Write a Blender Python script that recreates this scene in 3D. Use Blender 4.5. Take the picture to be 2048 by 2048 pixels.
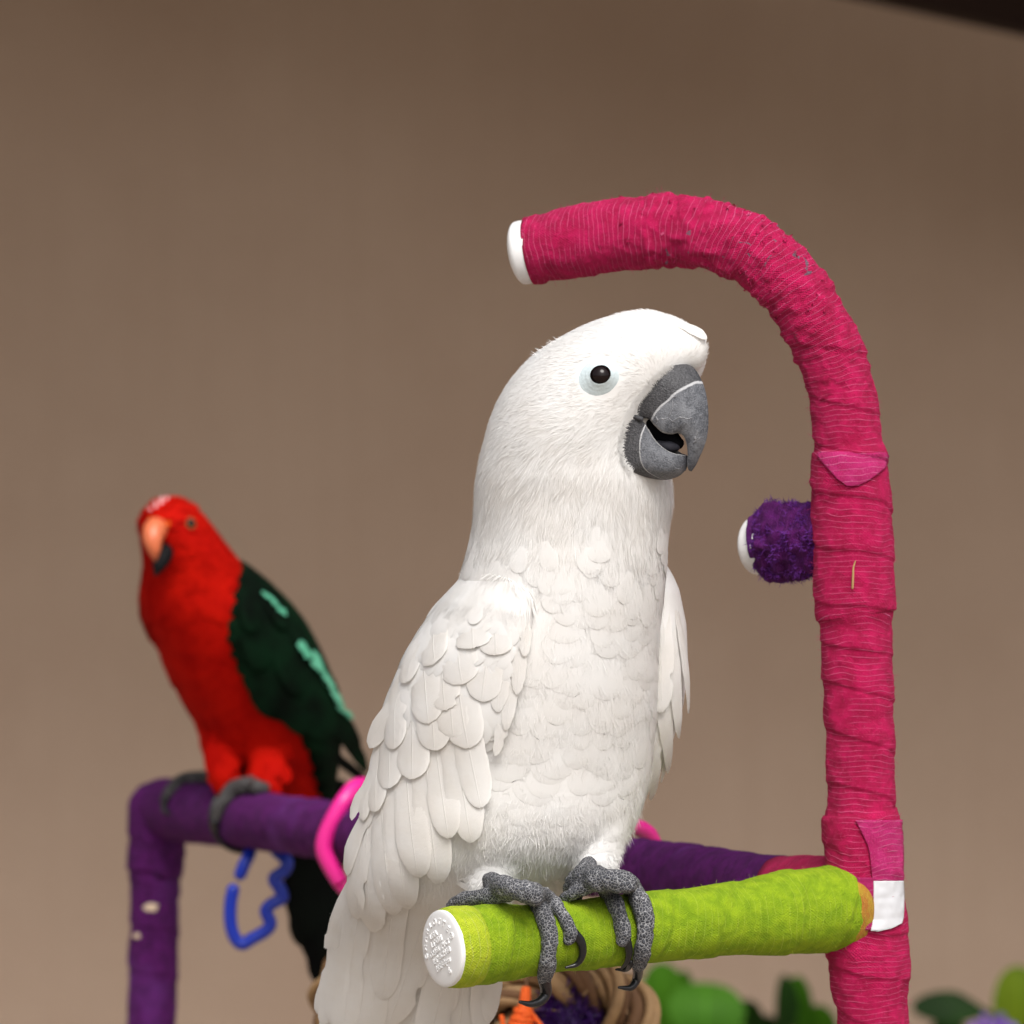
import bpy, bmesh, math, random
import numpy as np
from mathutils import Vector, Matrix
from mathutils.bvhtree import BVHTree

for o in list(bpy.data.objects):
    bpy.data.objects.remove(o)
SC = bpy.context.scene
COL = SC.collection
rng = np.random.default_rng(7)
random.seed(7)

# ------------------------------------------------------------------ camera, world, sun, exposure
H = 1.25                      # eye height
K = 0.22e-3 / 2.4             # metres per photo pixel per metre of distance
cam_d = bpy.data.cameras.new('camera')
cam = bpy.data.objects.new('camera', cam_d)
COL.objects.link(cam)
cam.location = (0, 0, H)
cam.rotation_euler = (math.radians(90), 0, 0)
cam_d.sensor_width = 36
cam_d.lens = 36 / (2048 * K)
cam_d.clip_end = 500
cam_d.clip_start = 0.05
cam_d.dof.use_dof = True
cam_d.dof.focus_distance = 2.365
cam_d.dof.aperture_fstop = 13.0
SC.camera = cam

SUN_EL, SUN_AZ = math.radians(50), math.radians(12)     # azimuth measured from behind the camera towards the right
world = bpy.data.worlds.new('World')
SC.world = world
world.use_nodes = True
wn = world.node_tree
for n in list(wn.nodes):
    wn.nodes.remove(n)
w_out = wn.nodes.new('ShaderNodeOutputWorld')
w_bg = wn.nodes.new('ShaderNodeBackground')
w_sky = wn.nodes.new('ShaderNodeTexSky')
w_sky.sky_type = 'NISHITA'
w_sky.sun_disc = False
w_sky.sun_elevation = SUN_EL
w_sky.sun_rotation = math.pi - SUN_AZ
w_sky.dust_density = 5.0
w_sky.air_density = 1.0
w_sky.ozone_density = 1.0
w_hsv = wn.nodes.new('ShaderNodeHueSaturation')
w_hsv.inputs['Saturation'].default_value = 0.30          # thin overcast: a pale, nearly white sky
wn.links.new(w_sky.outputs[0], w_hsv.inputs['Color'])
wn.links.new(w_hsv.outputs[0], w_bg.inputs[0])
w_bg.inputs[1].default_value = 0.105
wn.links.new(w_bg.outputs[0], w_out.inputs[0])

sun_d = bpy.data.lights.new('sun', 'SUN')
sun = bpy.data.objects.new('sun', sun_d)
COL.objects.link(sun)
sun_d.energy = 1.5
sun_d.angle = math.radians(30)
sun_d.color = (1.0, 0.965, 0.92)
sdir = Vector((math.sin(SUN_AZ) * math.cos(SUN_EL), -math.cos(SUN_AZ) * math.cos(SUN_EL), math.sin(SUN_EL)))
sun.rotation_euler = sdir.to_track_quat('Z', 'Y').to_euler()
sun.location = sdir * 10

SC.view_settings.view_transform = 'Standard'
SC.view_settings.look = 'None'
SC.view_settings.gamma = 1
SC.view_settings.use_curve_mapping = False
SC.view_settings.exposure = 0.58

# ------------------------------------------------------------------ helpers
def P(px, py, d):
    """photo pixel (2048 grid) at distance d in front of the eye -> world point"""
    return Vector(((px - 1024) * K * d, d, H + (1024 - py) * K * d))

def to_px(p):
    return 1024 + p[0] / (K * p[1]), 1024 - (p[2] - H) / (K * p[1])

_R = np.random.default_rng(3).random((32, 32, 32))
def vnoise(p, scale, seed=0):
    """smooth value noise in 0..1, p (n,3)"""
    q = np.asarray(p, float) * scale + seed * 7.31 + 100.0
    i = np.floor(q).astype(int)
    f = q - i
    f = f * f * (3 - 2 * f)
    out = 0
    for a in (0, 1):
        for b in (0, 1):
            for c in (0, 1):
                w = (f[:, 0] if a else 1 - f[:, 0]) * (f[:, 1] if b else 1 - f[:, 1]) * (f[:, 2] if c else 1 - f[:, 2])
                out = out + w * _R[(i[:, 0] + a) % 32, (i[:, 1] + b) % 32, (i[:, 2] + c) % 32]
    return out

def sstep(a, b, x):
    t = np.clip((np.asarray(x, float) - a) / (b - a), 0, 1)
    return t * t * (3 - 2 * t)

def tag(o, label=None, cat=None, group=None, kind=None):
    if label: o['label'] = label
    if cat: o['category'] = cat
    if group: o['group'] = group
    if kind: o['kind'] = kind
    return o

def empty(name, loc, label, cat, group=None):
    o = bpy.data.objects.new(name, None)
    COL.objects.link(o)
    o.location = loc
    o.empty_display_size = 0.02
    return tag(o, label, cat, group)

def mesh_obj(name, verts, faces, mat, parent=None, smooth=True, uv=None, normals=None):
    """verts (n,3) in WORLD coordinates; uv per vertex (n,2)"""
    me = bpy.data.meshes.new(name)
    verts = np.asarray(verts, float).reshape(-1, 3)
    off = np.array(parent_loc(parent))
    v = verts - off
    if isinstance(faces, np.ndarray):
        nf, w = faces.shape
        me.vertices.add(len(v)); me.vertices.foreach_set('co', v.ravel())
        me.loops.add(nf * w); me.loops.foreach_set('vertex_index', faces.ravel().astype(np.int32))
        me.polygons.add(nf)
        me.polygons.foreach_set('loop_start', np.arange(nf, dtype=np.int32) * w)
        me.polygons.foreach_set('loop_total', np.full(nf, w, dtype=np.int32))
        me.update(calc_edges=True)
    else:
        me.from_pydata([tuple(a) for a in v], [], [tuple(int(i) for i in f) for f in faces])
        me.update()
    if smooth:
        me.polygons.foreach_set('use_smooth', np.ones(len(me.polygons), dtype=bool))
    if uv is not None:
        lay = me.uv_layers.new(name='UVMap')
        li = np.zeros(len(me.loops), dtype=np.int32)
        me.loops.foreach_get('vertex_index', li)
        lay.data.foreach_set('uv', np.asarray(uv, np.float32)[li].ravel())
    me.validate()
    if normals is not None:
        me.normals_split_custom_set_from_vertices([tuple(n) for n in normals])
    o = bpy.data.objects.new(name, me)
    COL.objects.link(o)
    if mat: me.materials.append(mat)
    if parent is not None: o.parent = parent
    return o

def parent_loc(p):
    t = Vector((0, 0, 0))
    while p is not None:
        t += p.location
        p = p.parent
    return t

def grid_faces(nu, nv, close_v=False, base=0):
    f = []
    nvv = nv if close_v else nv - 1
    i = np.arange(nu - 1)[:, None]; j = np.arange(nvv)[None, :]
    a = i * nv + j; b = i * nv + (j + 1) % nv
    c = (i + 1) * nv + (j + 1) % nv; d = (i + 1) * nv + j
    return np.stack([a, b, c, d], -1).reshape(-1, 4) + base

def spline(pts, n):
    """Catmull-Rom through rows of pts (m,k), n samples evenly spaced in length of the first 3 columns"""
    p = np.asarray(pts, float)
    q = np.vstack([2 * p[0] - p[1], p, 2 * p[-1] - p[-2]])
    out = []
    for i in range(1, len(q) - 2):
        t = np.linspace(0, 1, 24, endpoint=False)[:, None]
        a, b, c, d = q[i - 1], q[i], q[i + 1], q[i + 2]
        out.append(0.5 * ((2 * b) + (-a + c) * t + (2 * a - 5 * b + 4 * c - d) * t ** 2 + (-a + 3 * b - 3 * c + d) * t ** 3))
    out = np.vstack(out + [p[-1:]])
    s = np.concatenate([[0], np.cumsum(np.linalg.norm(np.diff(out[:, :3], axis=0), axis=1))])
    t = np.linspace(0, s[-1], n)
    return np.stack([np.interp(t, s, out[:, k]) for k in range(out.shape[1])], 1), t

def frames(c):
    t = np.gradient(c, axis=0)
    t /= np.linalg.norm(t, axis=1)[:, None]
    n0 = np.cross(t[0], [0.13, 0.9, 0.31]); n0 /= np.linalg.norm(n0)
    ns = [n0]
    for i in range(1, len(c)):
        n = ns[-1] - t[i] * np.dot(ns[-1], t[i])
        ns.append(n / np.linalg.norm(n))
    ns = np.array(ns)
    return t, ns, np.cross(t, ns)

def sweep(c, r, nseg=24, disp=None, dome=(0.0, 0.0)):
    """tube along c (n,3) with radii r (n,), disp(s, ang, pts)->extra radius. returns verts, faces(list), uv"""
    c = np.asarray(c, float); r = np.asarray(r, float)
    # domes: extra rings at the ends
    def dome_rings(end):
        k = dome[end]
        if k <= 0: return [], []
        idx = 0 if end == 0 else -1
        tdir = (c[0] - c[1]) if end == 0 else (c[-1] - c[-2])
        tdir = tdir / np.linalg.norm(tdir)
        a = np.linspace(0, math.pi / 2, 8)[1:-1]
        return [c[idx] + tdir * r[idx] * k * math.sin(x) for x in a], [r[idx] * math.cos(x) for x in a]
    c0, r0 = dome_rings(0); c1, r1 = dome_rings(1)
    t, n, b = frames(c)
    C = np.vstack([np.array(c0[::-1]).reshape(-1, 3), c, np.array(c1).reshape(-1, 3)])
    Rr = np.concatenate([r0[::-1], r, r1])
    pad = lambda a: np.vstack([np.repeat(a[:1], len(c0), 0), a, np.repeat(a[-1:], len(c1), 0)])
    t, n, b = pad(t), pad(n), pad(b)
    m = len(C)
    s = np.concatenate([[0], np.cumsum(np.linalg.norm(np.diff(C, axis=0), axis=1))])
    ang = np.linspace(0, 2 * math.pi, nseg + 1)            # seam duplicated for clean UVs
    S, A = np.meshgrid(s, ang, indexing='ij')
    dirs = n[:, None, :] * np.cos(A)[..., None] + b[:, None, :] * np.sin(A)[..., None]
    RR = np.repeat(Rr[:, None], nseg + 1, 1)
    pts = C[:, None, :] + dirs * RR[..., None]
    if disp is not None:
        e = disp(S.ravel(), A.ravel(), pts[:, :, :].reshape(-1, 3)).reshape(S.shape)
        e[:, -1] = e[:, 0]
        pts = C[:, None, :] + dirs * (RR + e)[..., None]
    uv = np.stack([S, A / (2 * math.pi)], -1).reshape(-1, 2)
    v = pts.reshape(-1, 3)
    f = [tuple(x) for x in grid_faces(m, nseg + 1)]
    # end fans
    v = np.vstack([v, C[0], C[-1]]); uv = np.vstack([uv, [s[0], 0.5], [s[-1], 0.5]])
    i0, i1 = len(v) - 2, len(v) - 1
    for j in range(nseg):
        f.append((i0, j + 1, j))
        f.append((i1, (m - 1) * (nseg + 1) + j, (m - 1) * (nseg + 1) + j + 1))
    return v, f, uv

def tube(name, pts, r, mat, parent=None, nseg=14, n=None, dome=(1, 1), disp=None):
    p = np.array([list(a) for a in pts], float)
    if np.isscalar(r): r = [r] * len(p)
    q, _ = spline(np.column_stack([p, r]), n or max(12, len(p) * 6))
    v, f, uv = sweep(q[:, :3], q[:, 3], nseg, disp, dome)
    return mesh_obj(name, v, f, mat, parent, True, uv)

def remesh(verts, faces, voxel, smooth_it=3, fac=0.5):
    """voxel union of a closed soup -> verts, tri/quad faces"""
    me = bpy.data.meshes.new('tmp')
    me.from_pydata([tuple(a) for a in verts], [], [tuple(int(i) for i in f) for f in faces])
    o = bpy.data.objects.new('tmp', me); COL.objects.link(o)
    m = o.modifiers.new('r', 'REMESH'); m.mode = 'VOXEL'; m.voxel_size = voxel
    s = o.modifiers.new('s', 'SMOOTH'); s.iterations = smooth_it; s.factor = fac
    dg = bpy.context.evaluated_depsgraph_get()
    ev = o.evaluated_get(dg)
    em = ev.to_mesh()
    v = np.zeros(len(em.vertices) * 3); em.vertices.foreach_get('co', v)
    f = [tuple(p.vertices) for p in em.polygons]
    ev.to_mesh_clear()
    bpy.data.objects.remove(o); bpy.data.meshes.remove(me)
    return v.reshape(-1, 3), f

def join(parts):
    V, F, U, b = [], [], [], 0
    for p in parts:
        v, f = p[0], p[1]
        V.append(np.asarray(v)); F += [tuple(int(i) + b for i in x) for x in f]; b += len(v)
        if len(p) > 2: U.append(p[2])
    return np.vstack(V), F, (np.vstack(U) if len(U) == len(parts) else None)

# ------------------------------------------------------------------ materials
def new_mat(name):
    m = bpy.data.materials.new(name); m.use_nodes = True
    nt = m.node_tree
    b = nt.nodes['Principled BSDF']
    return m, nt, b

class NT:
    """tiny node-graph helper"""
    def __init__(s, nt): s.nt = nt
    def n(s, t, **kw):
        x = s.nt.nodes.new(t)
        for k, v in kw.items():
            if hasattr(x, k): setattr(x, k, v)
        return x
    def link(s, a, b): s.nt.links.new(a, b)
    def val(s, sock, v):
        if hasattr(v, 'is_output') or hasattr(v, 'links'): s.link(v, sock)
        else: sock.default_value = v
    def math(s, op, a, b=0.0, c=None, clamp=False):
        x = s.n('ShaderNodeMath'); x.operation = op; x.use_clamp = clamp
        s.val(x.inputs[0], a); s.val(x.inputs[1], b)
        if c is not None: s.val(x.inputs[2], c)
        return x.outputs[0]
    def ramp(s, a, lo, hi, o0=0.0, o1=1.0):
        x = s.n('ShaderNodeMapRange'); x.interpolation_type = 'SMOOTHSTEP'
        s.val(x.inputs[0], a); x.inputs[1].default_value = lo; x.inputs[2].default_value = hi
        x.inputs[3].default_value = o0; x.inputs[4].default_value = o1
        return x.outputs[0]
    def mix(s, f, a, b):
        x = s.n('ShaderNodeMix'); x.data_type = 'RGBA'
        s.val(x.inputs[0], f)
        for i, v in ((6, a), (7, b)):
            if isinstance(v, tuple): x.inputs[i].default_value = (*v[:3], 1)
            else: s.link(v, x.inputs[i])
        return x.outputs[2]
    def noise(s, scale, detail=3, rough=0.55, vec=None, dist=0.0):
        x = s.n('ShaderNodeTexNoise'); x.inputs['Scale'].default_value = scale
        x.inputs['Detail'].default_value = detail; x.inputs['Roughness'].default_value = rough
        x.inputs['Distortion'].default_value = dist
        if vec is not None: s.link(vec, x.inputs['Vector'])
        return x.outputs[0]
    def obj(s): return s.n('ShaderNodeTexCoord').outputs['Object']
    def geo(s): return s.n('ShaderNodeNewGeometry').outputs['Position']
    def uv(s):
        x = s.n('ShaderNodeSeparateXYZ'); s.link(s.n('ShaderNodeTexCoord').outputs['UV'], x.inputs[0])
        return x.outputs[0], x.outputs[1]
    def bump(s, h, strength, dist, normal=None):
        x = s.n('ShaderNodeBump'); s.link(h, x.inputs['Height'])
        x.inputs['Strength'].default_value = strength; x.inputs['Distance'].default_value = dist
        if normal is not None: s.link(normal, x.inputs['Normal'])
        return x.outputs[0]

def plain_mat(name, col, rough=0.5, var=0.08, scale=60, bump=0.0, bscale=300, spec=0.5):
    m, nt, b = new_mat(name); g = NT(nt); p = g.geo()
    c2 = tuple(max(0, x * (1 - var)) for x in col); c1 = tuple(min(1, x * (1 + var)) for x in col)
    g.link(g.mix(g.noise(scale, 4, 0.6, p), c2, c1), b.inputs['Base Color'])
    b.inputs['Roughness'].default_value = rough
    b.inputs['Specular IOR Level'].default_value = spec
    if bump > 0:
        g.link(g.bump(g.noise(bscale, 3, 0.6, p), bump, 0.001), b.inputs['Normal'])
    return m

def wrap_mat(name, col, light, dark, lines=1.0, pitch=390.0, tears=None, slope=2.0, weave=1.0, worn=None):
    """self-adhesive bandage: crinkled weave with fine elastic threads running round the tube"""
    m, nt, b = new_mat(name); g = NT(nt); p = g.geo()
    u, v = g.uv()
    big = g.noise(28, 2, 0.5, p)
    mid = g.noise(160, 3, 0.6, p)
    fine = g.noise(1100, 3, 0.65, p)
    h = g.math('ADD', g.math('ADD', g.math('MULTIPLY', u, pitch), g.math('MULTIPLY', v, slope)), g.math('MULTIPLY', big, 5.0))
    h = g.math('ADD', h, g.math('MULTIPLY', mid, 0.35))
    fr = g.math('ABSOLUTE', g.math('SUBTRACT', g.math('FRACT', h), 0.5))
    line = g.math('MULTIPLY', g.ramp(fr, 0.43, 0.48), g.ramp(g.noise(90, 2, 0.5, p), 0.34, 0.56))
    # woven loops
    w1 = g.math('SINE', g.math('MULTIPLY', g.math('ADD', g.math('MULTIPLY', u, pitch * 2.0), g.math('MULTIPLY', mid, 1.2)), 6.2832))
    w2 = g.math('SINE', g.math('MULTIPLY', g.math('ADD', g.math('MULTIPLY', v, 84.0), g.math('MULTIPLY', mid, 2.5)), 6.2832))
    wv = g.math('MULTIPLY', w1, w2)
    wv01 = g.math('MULTIPLY_ADD', wv, 0.5, 0.5)
    c = g.mix(g.ramp(mid, 0.3, 0.72), dark, col)
    c = g.mix(g.math('MULTIPLY', wv01, 0.38 * weave), c, dark)
    c = g.mix(g.math('MULTIPLY', g.ramp(fine, 0.55, 0.8), 0.35), c, light)
    c = g.mix(g.math('MULTIPLY', line, 0.75 * lines), c, light)
    if worn:
        k = g.math('MULTIPLY', g.ramp(g.noise(22, 3, 0.6, p), 0.52, 0.70), 0.55)
        c = g.mix(k, c, worn)
    if tears:
        # small torn holes where the grey tape underneath shows: only along a stretch of the tube
        lo, hi, tcol = tears
        n = g.noise(120, 3, 0.6, p, 0.6)
        mask = g.math('MULTIPLY', g.ramp(n, 0.665, 0.69), g.math('MULTIPLY', g.ramp(u, lo, lo + 0.03), g.ramp(u, hi, hi - 0.03)))
        c = g.mix(mask, c, tcol)
    g.link(c, b.inputs['Base Color'])
    b.inputs['Roughness'].default_value = 0.88
    b.inputs['Specular IOR Level'].default_value = 0.25
    b.inputs['Sheen Weight'].default_value = 0.08
    b.inputs['Sheen Roughness'].default_value = 0.5
    b.inputs['Sheen Tint'].default_value = (*light, 1)
    hgt = g.math('ADD', g.math('MULTIPLY', wv, 0.30 * weave), g.math('ADD', g.math('MULTIPLY', line, 0.9 * lines), g.math('MULTIPLY', fine, 1.8)))
    n1 = g.bump(hgt, 0.85, 0.0007)
    g.link(g.bump(mid, 0.5, 0.0012, n1), b.inputs['Normal'])
    return m

def feather_mat(name, col, col2, trans=0.25, barb=70.0, bstr=0.35, rough=0.8, tint=None):
    m, nt, b = new_mat(name); g = NT(nt); p = g.geo()
    u, v = g.uv()
    n = g.noise(45, 3, 0.55, p)
    c = g.mix(g.ramp(n, 0.3, 0.7), col, col2)
    b.inputs['Roughness'].default_value = rough
    b.inputs['Specular IOR Level'].default_value = 0.2 if col[1] > 0.3 else 0.06
    # barbs slanting away from the shaft
    au = g.math('ABSOLUTE', u)
    ph = g.math('ADD', g.math('MULTIPLY', g.math('SUBTRACT', v, g.math('MULTIPLY', au, 0.35)), barb), g.math('MULTIPLY', g.noise(260, 2, 0.5, p), 1.6))
    w = g.math('SINE', g.math('MULTIPLY', ph, 6.2832))
    shaft = g.ramp(au, 0.0, 0.06, 1.0, 0.0)
    hh = g.math('ADD', g.math('MULTIPLY', w, 0.35), g.math('MULTIPLY', shaft, 2.0))
    hh = g.math('ADD', hh, g.math('MULTIPLY', g.noise(420, 2, 0.5, p), 0.8))
    nr = g.bump(hh, bstr, 0.0005)
    g.link(c, b.inputs['Base Color']); g.link(nr, b.inputs['Normal'])
    t = g.n('ShaderNodeBsdfTranslucent'); g.link(c, t.inputs['Color']); g.link(nr, t.inputs['Normal'])
    mx = g.n('ShaderNodeMixShader'); mx.inputs[0].default_value = trans
    g.link(b.outputs[0], mx.inputs[1]); g.link(t.outputs[0], mx.inputs[2])
    g.link(mx.outputs[0], nt.nodes['Material Output'].inputs['Surface'])
    return m

def scaly_mat(name, cell, edge, scale):
    m, nt, b = new_mat(name); g = NT(nt); p = g.geo()
    x = g.n('ShaderNodeTexVoronoi'); x.feature = 'DISTANCE_TO_EDGE'; x.inputs['Scale'].default_value = scale
    wob = g.n('ShaderNodeTexNoise'); wob.inputs['Scale'].default_value = scale * 0.7
    g.link(p, wob.inputs['Vector'])
    ad = g.n('ShaderNodeVectorMath'); ad.operation = 'MULTIPLY_ADD'
    g.link(wob.outputs['Color'], ad.inputs[0]); ad.inputs[1].default_value = (0.6 / scale,) * 3; g.link(p, ad.inputs[2])
    g.link(ad.outputs[0], x.inputs['Vector'])
    e = g.ramp(x.outputs['Distance'], 0.015, 0.10, 1.0, 0.0)
    dirt = g.noise(110, 3, 0.6, p)
    cc = g.mix(g.ramp(dirt, 0.35, 0.7), cell, tuple(c * 1.7 for c in cell))
    g.link(g.mix(g.math('MULTIPLY', e, g.ramp(dirt, 0.2, 0.6, 0.45, 1.0)), cc, edge), b.inputs['Base Color'])
    b.inputs['Roughness'].default_value = 0.75
    hgt = g.ramp(x.outputs['Distance'], 0.0, 0.3)
    g.link(g.bump(hgt, 0.8, 0.0007), b.inputs['Normal'])
    return m

def beak_mat():
    """u 0 culmen..1 cutting edge, v 0 base..1 tip: rough dark cere band, a pale growth line, then the powdery grey horn"""
    m, nt, b = new_mat('beak_horn'); g = NT(nt); p = g.geo()
    u, v = g.uv()
    n = g.noise(260, 4, 0.65, p); n2 = g.noise(70, 4, 0.6, p, 1.0); n3 = g.noise(1400, 2, 0.6, p)
    vv = g.math('ADD', v, g.math('MULTIPLY', g.math('SUBTRACT', n2, 0.5), 0.05))
    horn = g.mix(g.ramp(g.math('ADD', g.math('MULTIPLY', n, 0.5), g.math('MULTIPLY', n3, 0.5)), 0.36, 0.64), (0.055, 0.059, 0.070), (0.150, 0.157, 0.176))
    horn = g.mix(g.ramp(n2, 0.52, 0.72), horn, (0.185, 0.193, 0.212))
    # flaking plates: irregular pale lines
    vo = g.n('ShaderNodeTexVoronoi'); vo.feature = 'DISTANCE_TO_EDGE'; vo.inputs['Scale'].default_value = 95
    wob = g.n('ShaderNodeTexNoise'); wob.inputs['Scale'].default_value = 120; wob.inputs['Detail'].default_value = 3; g.link(p, wob.inputs['Vector'])
    ad = g.n('ShaderNodeVectorMath'); ad.operation = 'MULTIPLY_ADD'
    g.link(wob.outputs['Color'], ad.inputs[0]); ad.inputs[1].default_value = (0.011,) * 3; g.link(p, ad.inputs[2])
    g.link(ad.outputs[0], vo.inputs['Vector'])
    crack = g.math('MULTIPLY', g.ramp(vo.outputs['Distance'], 0.0, 0.035, 1.0, 0.0), g.ramp(n2, 0.5, 0.62))
    horn = g.mix(g.math('MULTIPLY', crack, 0.7), horn, (0.38, 0.38, 0.40))
    tip = g.ramp(vv, 0.80, 1.0)
    horn = g.mix(g.math('MULTIPLY', tip, 0.75), horn, (0.035, 0.035, 0.045))
    cere = g.mix(g.ramp(n3, 0.35, 0.7), (0.028, 0.028, 0.032), (0.085, 0.085, 0.092))
    c = g.mix(g.ramp(vv, 0.235, 0.255), cere, horn)
    ln = g.ramp(g.math('ABSOLUTE', g.math('SUBTRACT', vv, 0.252)), 0.004, 0.016, 1.0, 0.0)
    c = g.mix(g.math('MULTIPLY', ln, 0.75), c, (0.55, 0.55, 0.56))
    eg = g.math('MULTIPLY', g.ramp(u, 0.965, 0.99), g.ramp(vv, 0.24, 0.30))
    c = g.mix(g.math('MULTIPLY', eg, 0.6), c, (0.52, 0.51, 0.50))
    g.link(c, b.inputs['Base Color'])
    b.inputs['Roughness'].default_value = 0.55
    n1 = g.bump(g.math('ADD', g.math('MULTIPLY', n3, 1.0), n), 0.6, 0.0007)
    g.link(g.bump(g.math('ADD', g.ramp(vv, 0.24, 0.262), crack), 0.6, 0.0007, n1), b.inputs['Normal'])
    return m

M = {}
M['white_f'] = feather_mat('white_plumage', (0.84, 0.815, 0.785), (0.88, 0.87, 0.855), 0.22)
M['white_w'] = feather_mat('white_flight_feather', (0.85, 0.82, 0.78), (0.885, 0.87, 0.85), 0.28, barb=48, bstr=0.30)
M['white_s'] = feather_mat('white_down', (0.86, 0.845, 0.825), (0.88, 0.875, 0.865), 0.2, bstr=0.0)
M['red_f'] = feather_mat('red_plumage', (0.36, 0.0025, 0.0008), (0.50, 0.006, 0.0015), 0.08, bstr=0.2)
M['red_o'] = feather_mat('orange_plumage', (0.62, 0.10, 0.012), (0.55, 0.06, 0.01), 0.08, bstr=0.2)
M['green_f'] = feather_mat('dark_green_plumage', (0.0012, 0.0035, 0.0018), (0.0022, 0.015, 0.0055), 0.03, bstr=0.3, rough=0.8)
M['mint_f'] = feather_mat('mint_plumage', (0.10, 0.42, 0.26), (0.16, 0.52, 0.34), 0.1, bstr=0.3)
M['black_f'] = feather_mat('black_plumage', (0.0015, 0.0017, 0.0018), (0.0025, 0.004, 0.003), 0.02, bstr=0.3, rough=0.8)
M['scaly'] = scaly_mat('scaly_grey_skin', (0.036, 0.038, 0.046), (0.33, 0.33, 0.34), 700)
M['scaly_p'] = scaly_mat('scaly_dark_skin', (0.022, 0.020, 0.020), (0.09, 0.085, 0.085), 420)
M['claw'] = plain_mat('black_claw', (0.010, 0.010, 0.012), 0.25, 0.5, 300, 0.2, 500)
M['beak'] = beak_mat()
M['gape'] = plain_mat('dark_gape_skin', (0.04, 0.04, 0.045), 0.7, 0.4, 900)
M['mouth'] = plain_mat('dark_mouth', (0.004, 0.004, 0.005), 0.95, 0.2, 200, 0, 100, 0.05)
M['tongue'] = plain_mat('grey_tongue', (0.012, 0.012, 0.020), 0.8, 0.5, 400)
M['eye_skin'] = plain_mat('pale_blue_skin', (0.60, 0.69, 0.715), 0.7, 0.10, 250, 0.3, 700)
M['eye'] = plain_mat('dark_brown_eye', (0.006, 0.002, 0.002), 0.06, 0.4, 200, 0, 100, 0.3)
M['pink'] = wrap_mat('pink_bandage', (0.56, 0.006, 0.098), (0.76, 0.16, 0.33), (0.34, 0.0025, 0.050), 0.9, 390, (0.045, 0.165, (0.16, 0.10, 0.14)), 2.0, 1.25)
M['pink_sheen'] = wrap_mat('painted_sheen_bandage', (0.58, 0.028, 0.19), (0.80, 0.32, 0.52), (0.46, 0.012, 0.12), 0.7, 390, None, 2.0, 1.3)  # sheen of the overlaps put into the colour as paler pink
M['lime'] = wrap_mat('lime_bandage', (0.295, 0.425, 0.010), (0.48, 0.60, 0.08), (0.17, 0.29, 0.005), 0.55, 300, None, 1.0, 0.8)
M['lime_y'] = wrap_mat('yellow_lime_bandage', (0.46, 0.53, 0.025), (0.66, 0.70, 0.22), (0.31, 0.42, 0.015), 0.5, 300, None, 1.0, 0.8)
M['olive'] = wrap_mat('olive_pink_bandage', (0.45, 0.33, 0.03), (0.60, 0.48, 0.10), (0.42, 0.14, 0.03), 0.6, 500)
M['purple'] = wrap_mat('purple_bandage', (0.105, 0.006, 0.125), (0.22, 0.045, 0.25), (0.050, 0.002, 0.060), 0.5, 420, None, 2.0, 0.8, (0.13, 0.028, 0.20))
M['purple_fuzz'] = plain_mat('purple_fuzz', (0.13, 0.018, 0.25), 0.9, 0.5, 400)
M['pink_fuzz'] = plain_mat('pink_fuzz', (0.60, 0.035, 0.17), 0.9, 0.2, 400)
M['lime_fuzz'] = plain_mat('lime_fuzz', (0.46, 0.60, 0.05), 0.9, 0.2, 400)
M['pvc'] = plain_mat('white_plastic', (0.80, 0.80, 0.80), 0.35, 0.02, 80, 0.05, 300)
M['tape'] = plain_mat('white_tape', (0.58, 0.585, 0.61), 0.45, 0.02, 80)
M['pink_pl'] = plain_mat('hot_pink_plastic', (0.74, 0.018, 0.26), 0.32, 0.04, 40)
M['blue_pl'] = plain_mat('blue_plastic', (0.002, 0.022, 0.32), 0.3, 0.06, 40)
M['black_pl'] = plain_mat('black_plastic', (0.006, 0.006, 0.008), 0.4)
M['straw'] = plain_mat('straw', (0.40, 0.24, 0.10), 0.7, 0.15, 200)
M['grass1'] = plain_mat('seagrass_light', (0.30, 0.18, 0.08), 0.75, 0.45, 150, 0.5, 500)
M['grass2'] = plain_mat('seagrass_dark', (0.13, 0.062, 0.024), 0.8, 0.45, 150, 0.5, 500)
M['orange'] = plain_mat('orange_raffia', (0.85, 0.12, 0.008), 0.7, 0.15, 200, 0.5, 400)
M['p_beak'] = plain_mat('coral_beak', (0.62, 0.15, 0.06), 0.35, 0.15, 90)
M['p_low'] = plain_mat('black_horn', (0.004, 0.004, 0.005), 0.7, 0.3, 200, 0, 100, 0.15)
M['p_ring'] = plain_mat('brown_eye_ring', (0.20, 0.10, 0.02), 0.7)
M['petal'] = plain_mat('purple_petal', (0.16, 0.07, 0.36), 0.6)

# ------------------------------------------------------------------ the setting
def wall_mat():
    m, nt, b = new_mat('brown_stucco'); g = NT(nt); p = g.geo()
    n = g.noise(3.0, 4, 0.6, p); n2 = g.noise(220, 3, 0.6, p)
    st = g.n('ShaderNodeVectorMath'); st.operation = 'MULTIPLY'; g.link(p, st.inputs[0]); st.inputs[1].default_value = (40, 40, 0.8)
    n3 = g.noise(1.0, 2, 0.5, st.outputs[0])
    c = g.mix(g.ramp(n, 0.3, 0.7), (0.435, 0.310, 0.228), (0.480, 0.352, 0.264))
    c = g.mix(g.math('MULTIPLY', g.ramp(n2, 0.4, 0.75), 0.25), c, (0.36, 0.255, 0.188))
    c = g.mix(g.math('MULTIPLY', g.ramp(n3, 0.45, 0.7), 0.25), c, (0.425, 0.305, 0.225))
    g.link(c, b.inputs['Base Color']); b.inputs['Roughness'].default_value = 0.9
    g.link(g.bump(n2, 0.5, 0.002), b.inputs['Normal'])
    return m
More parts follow.
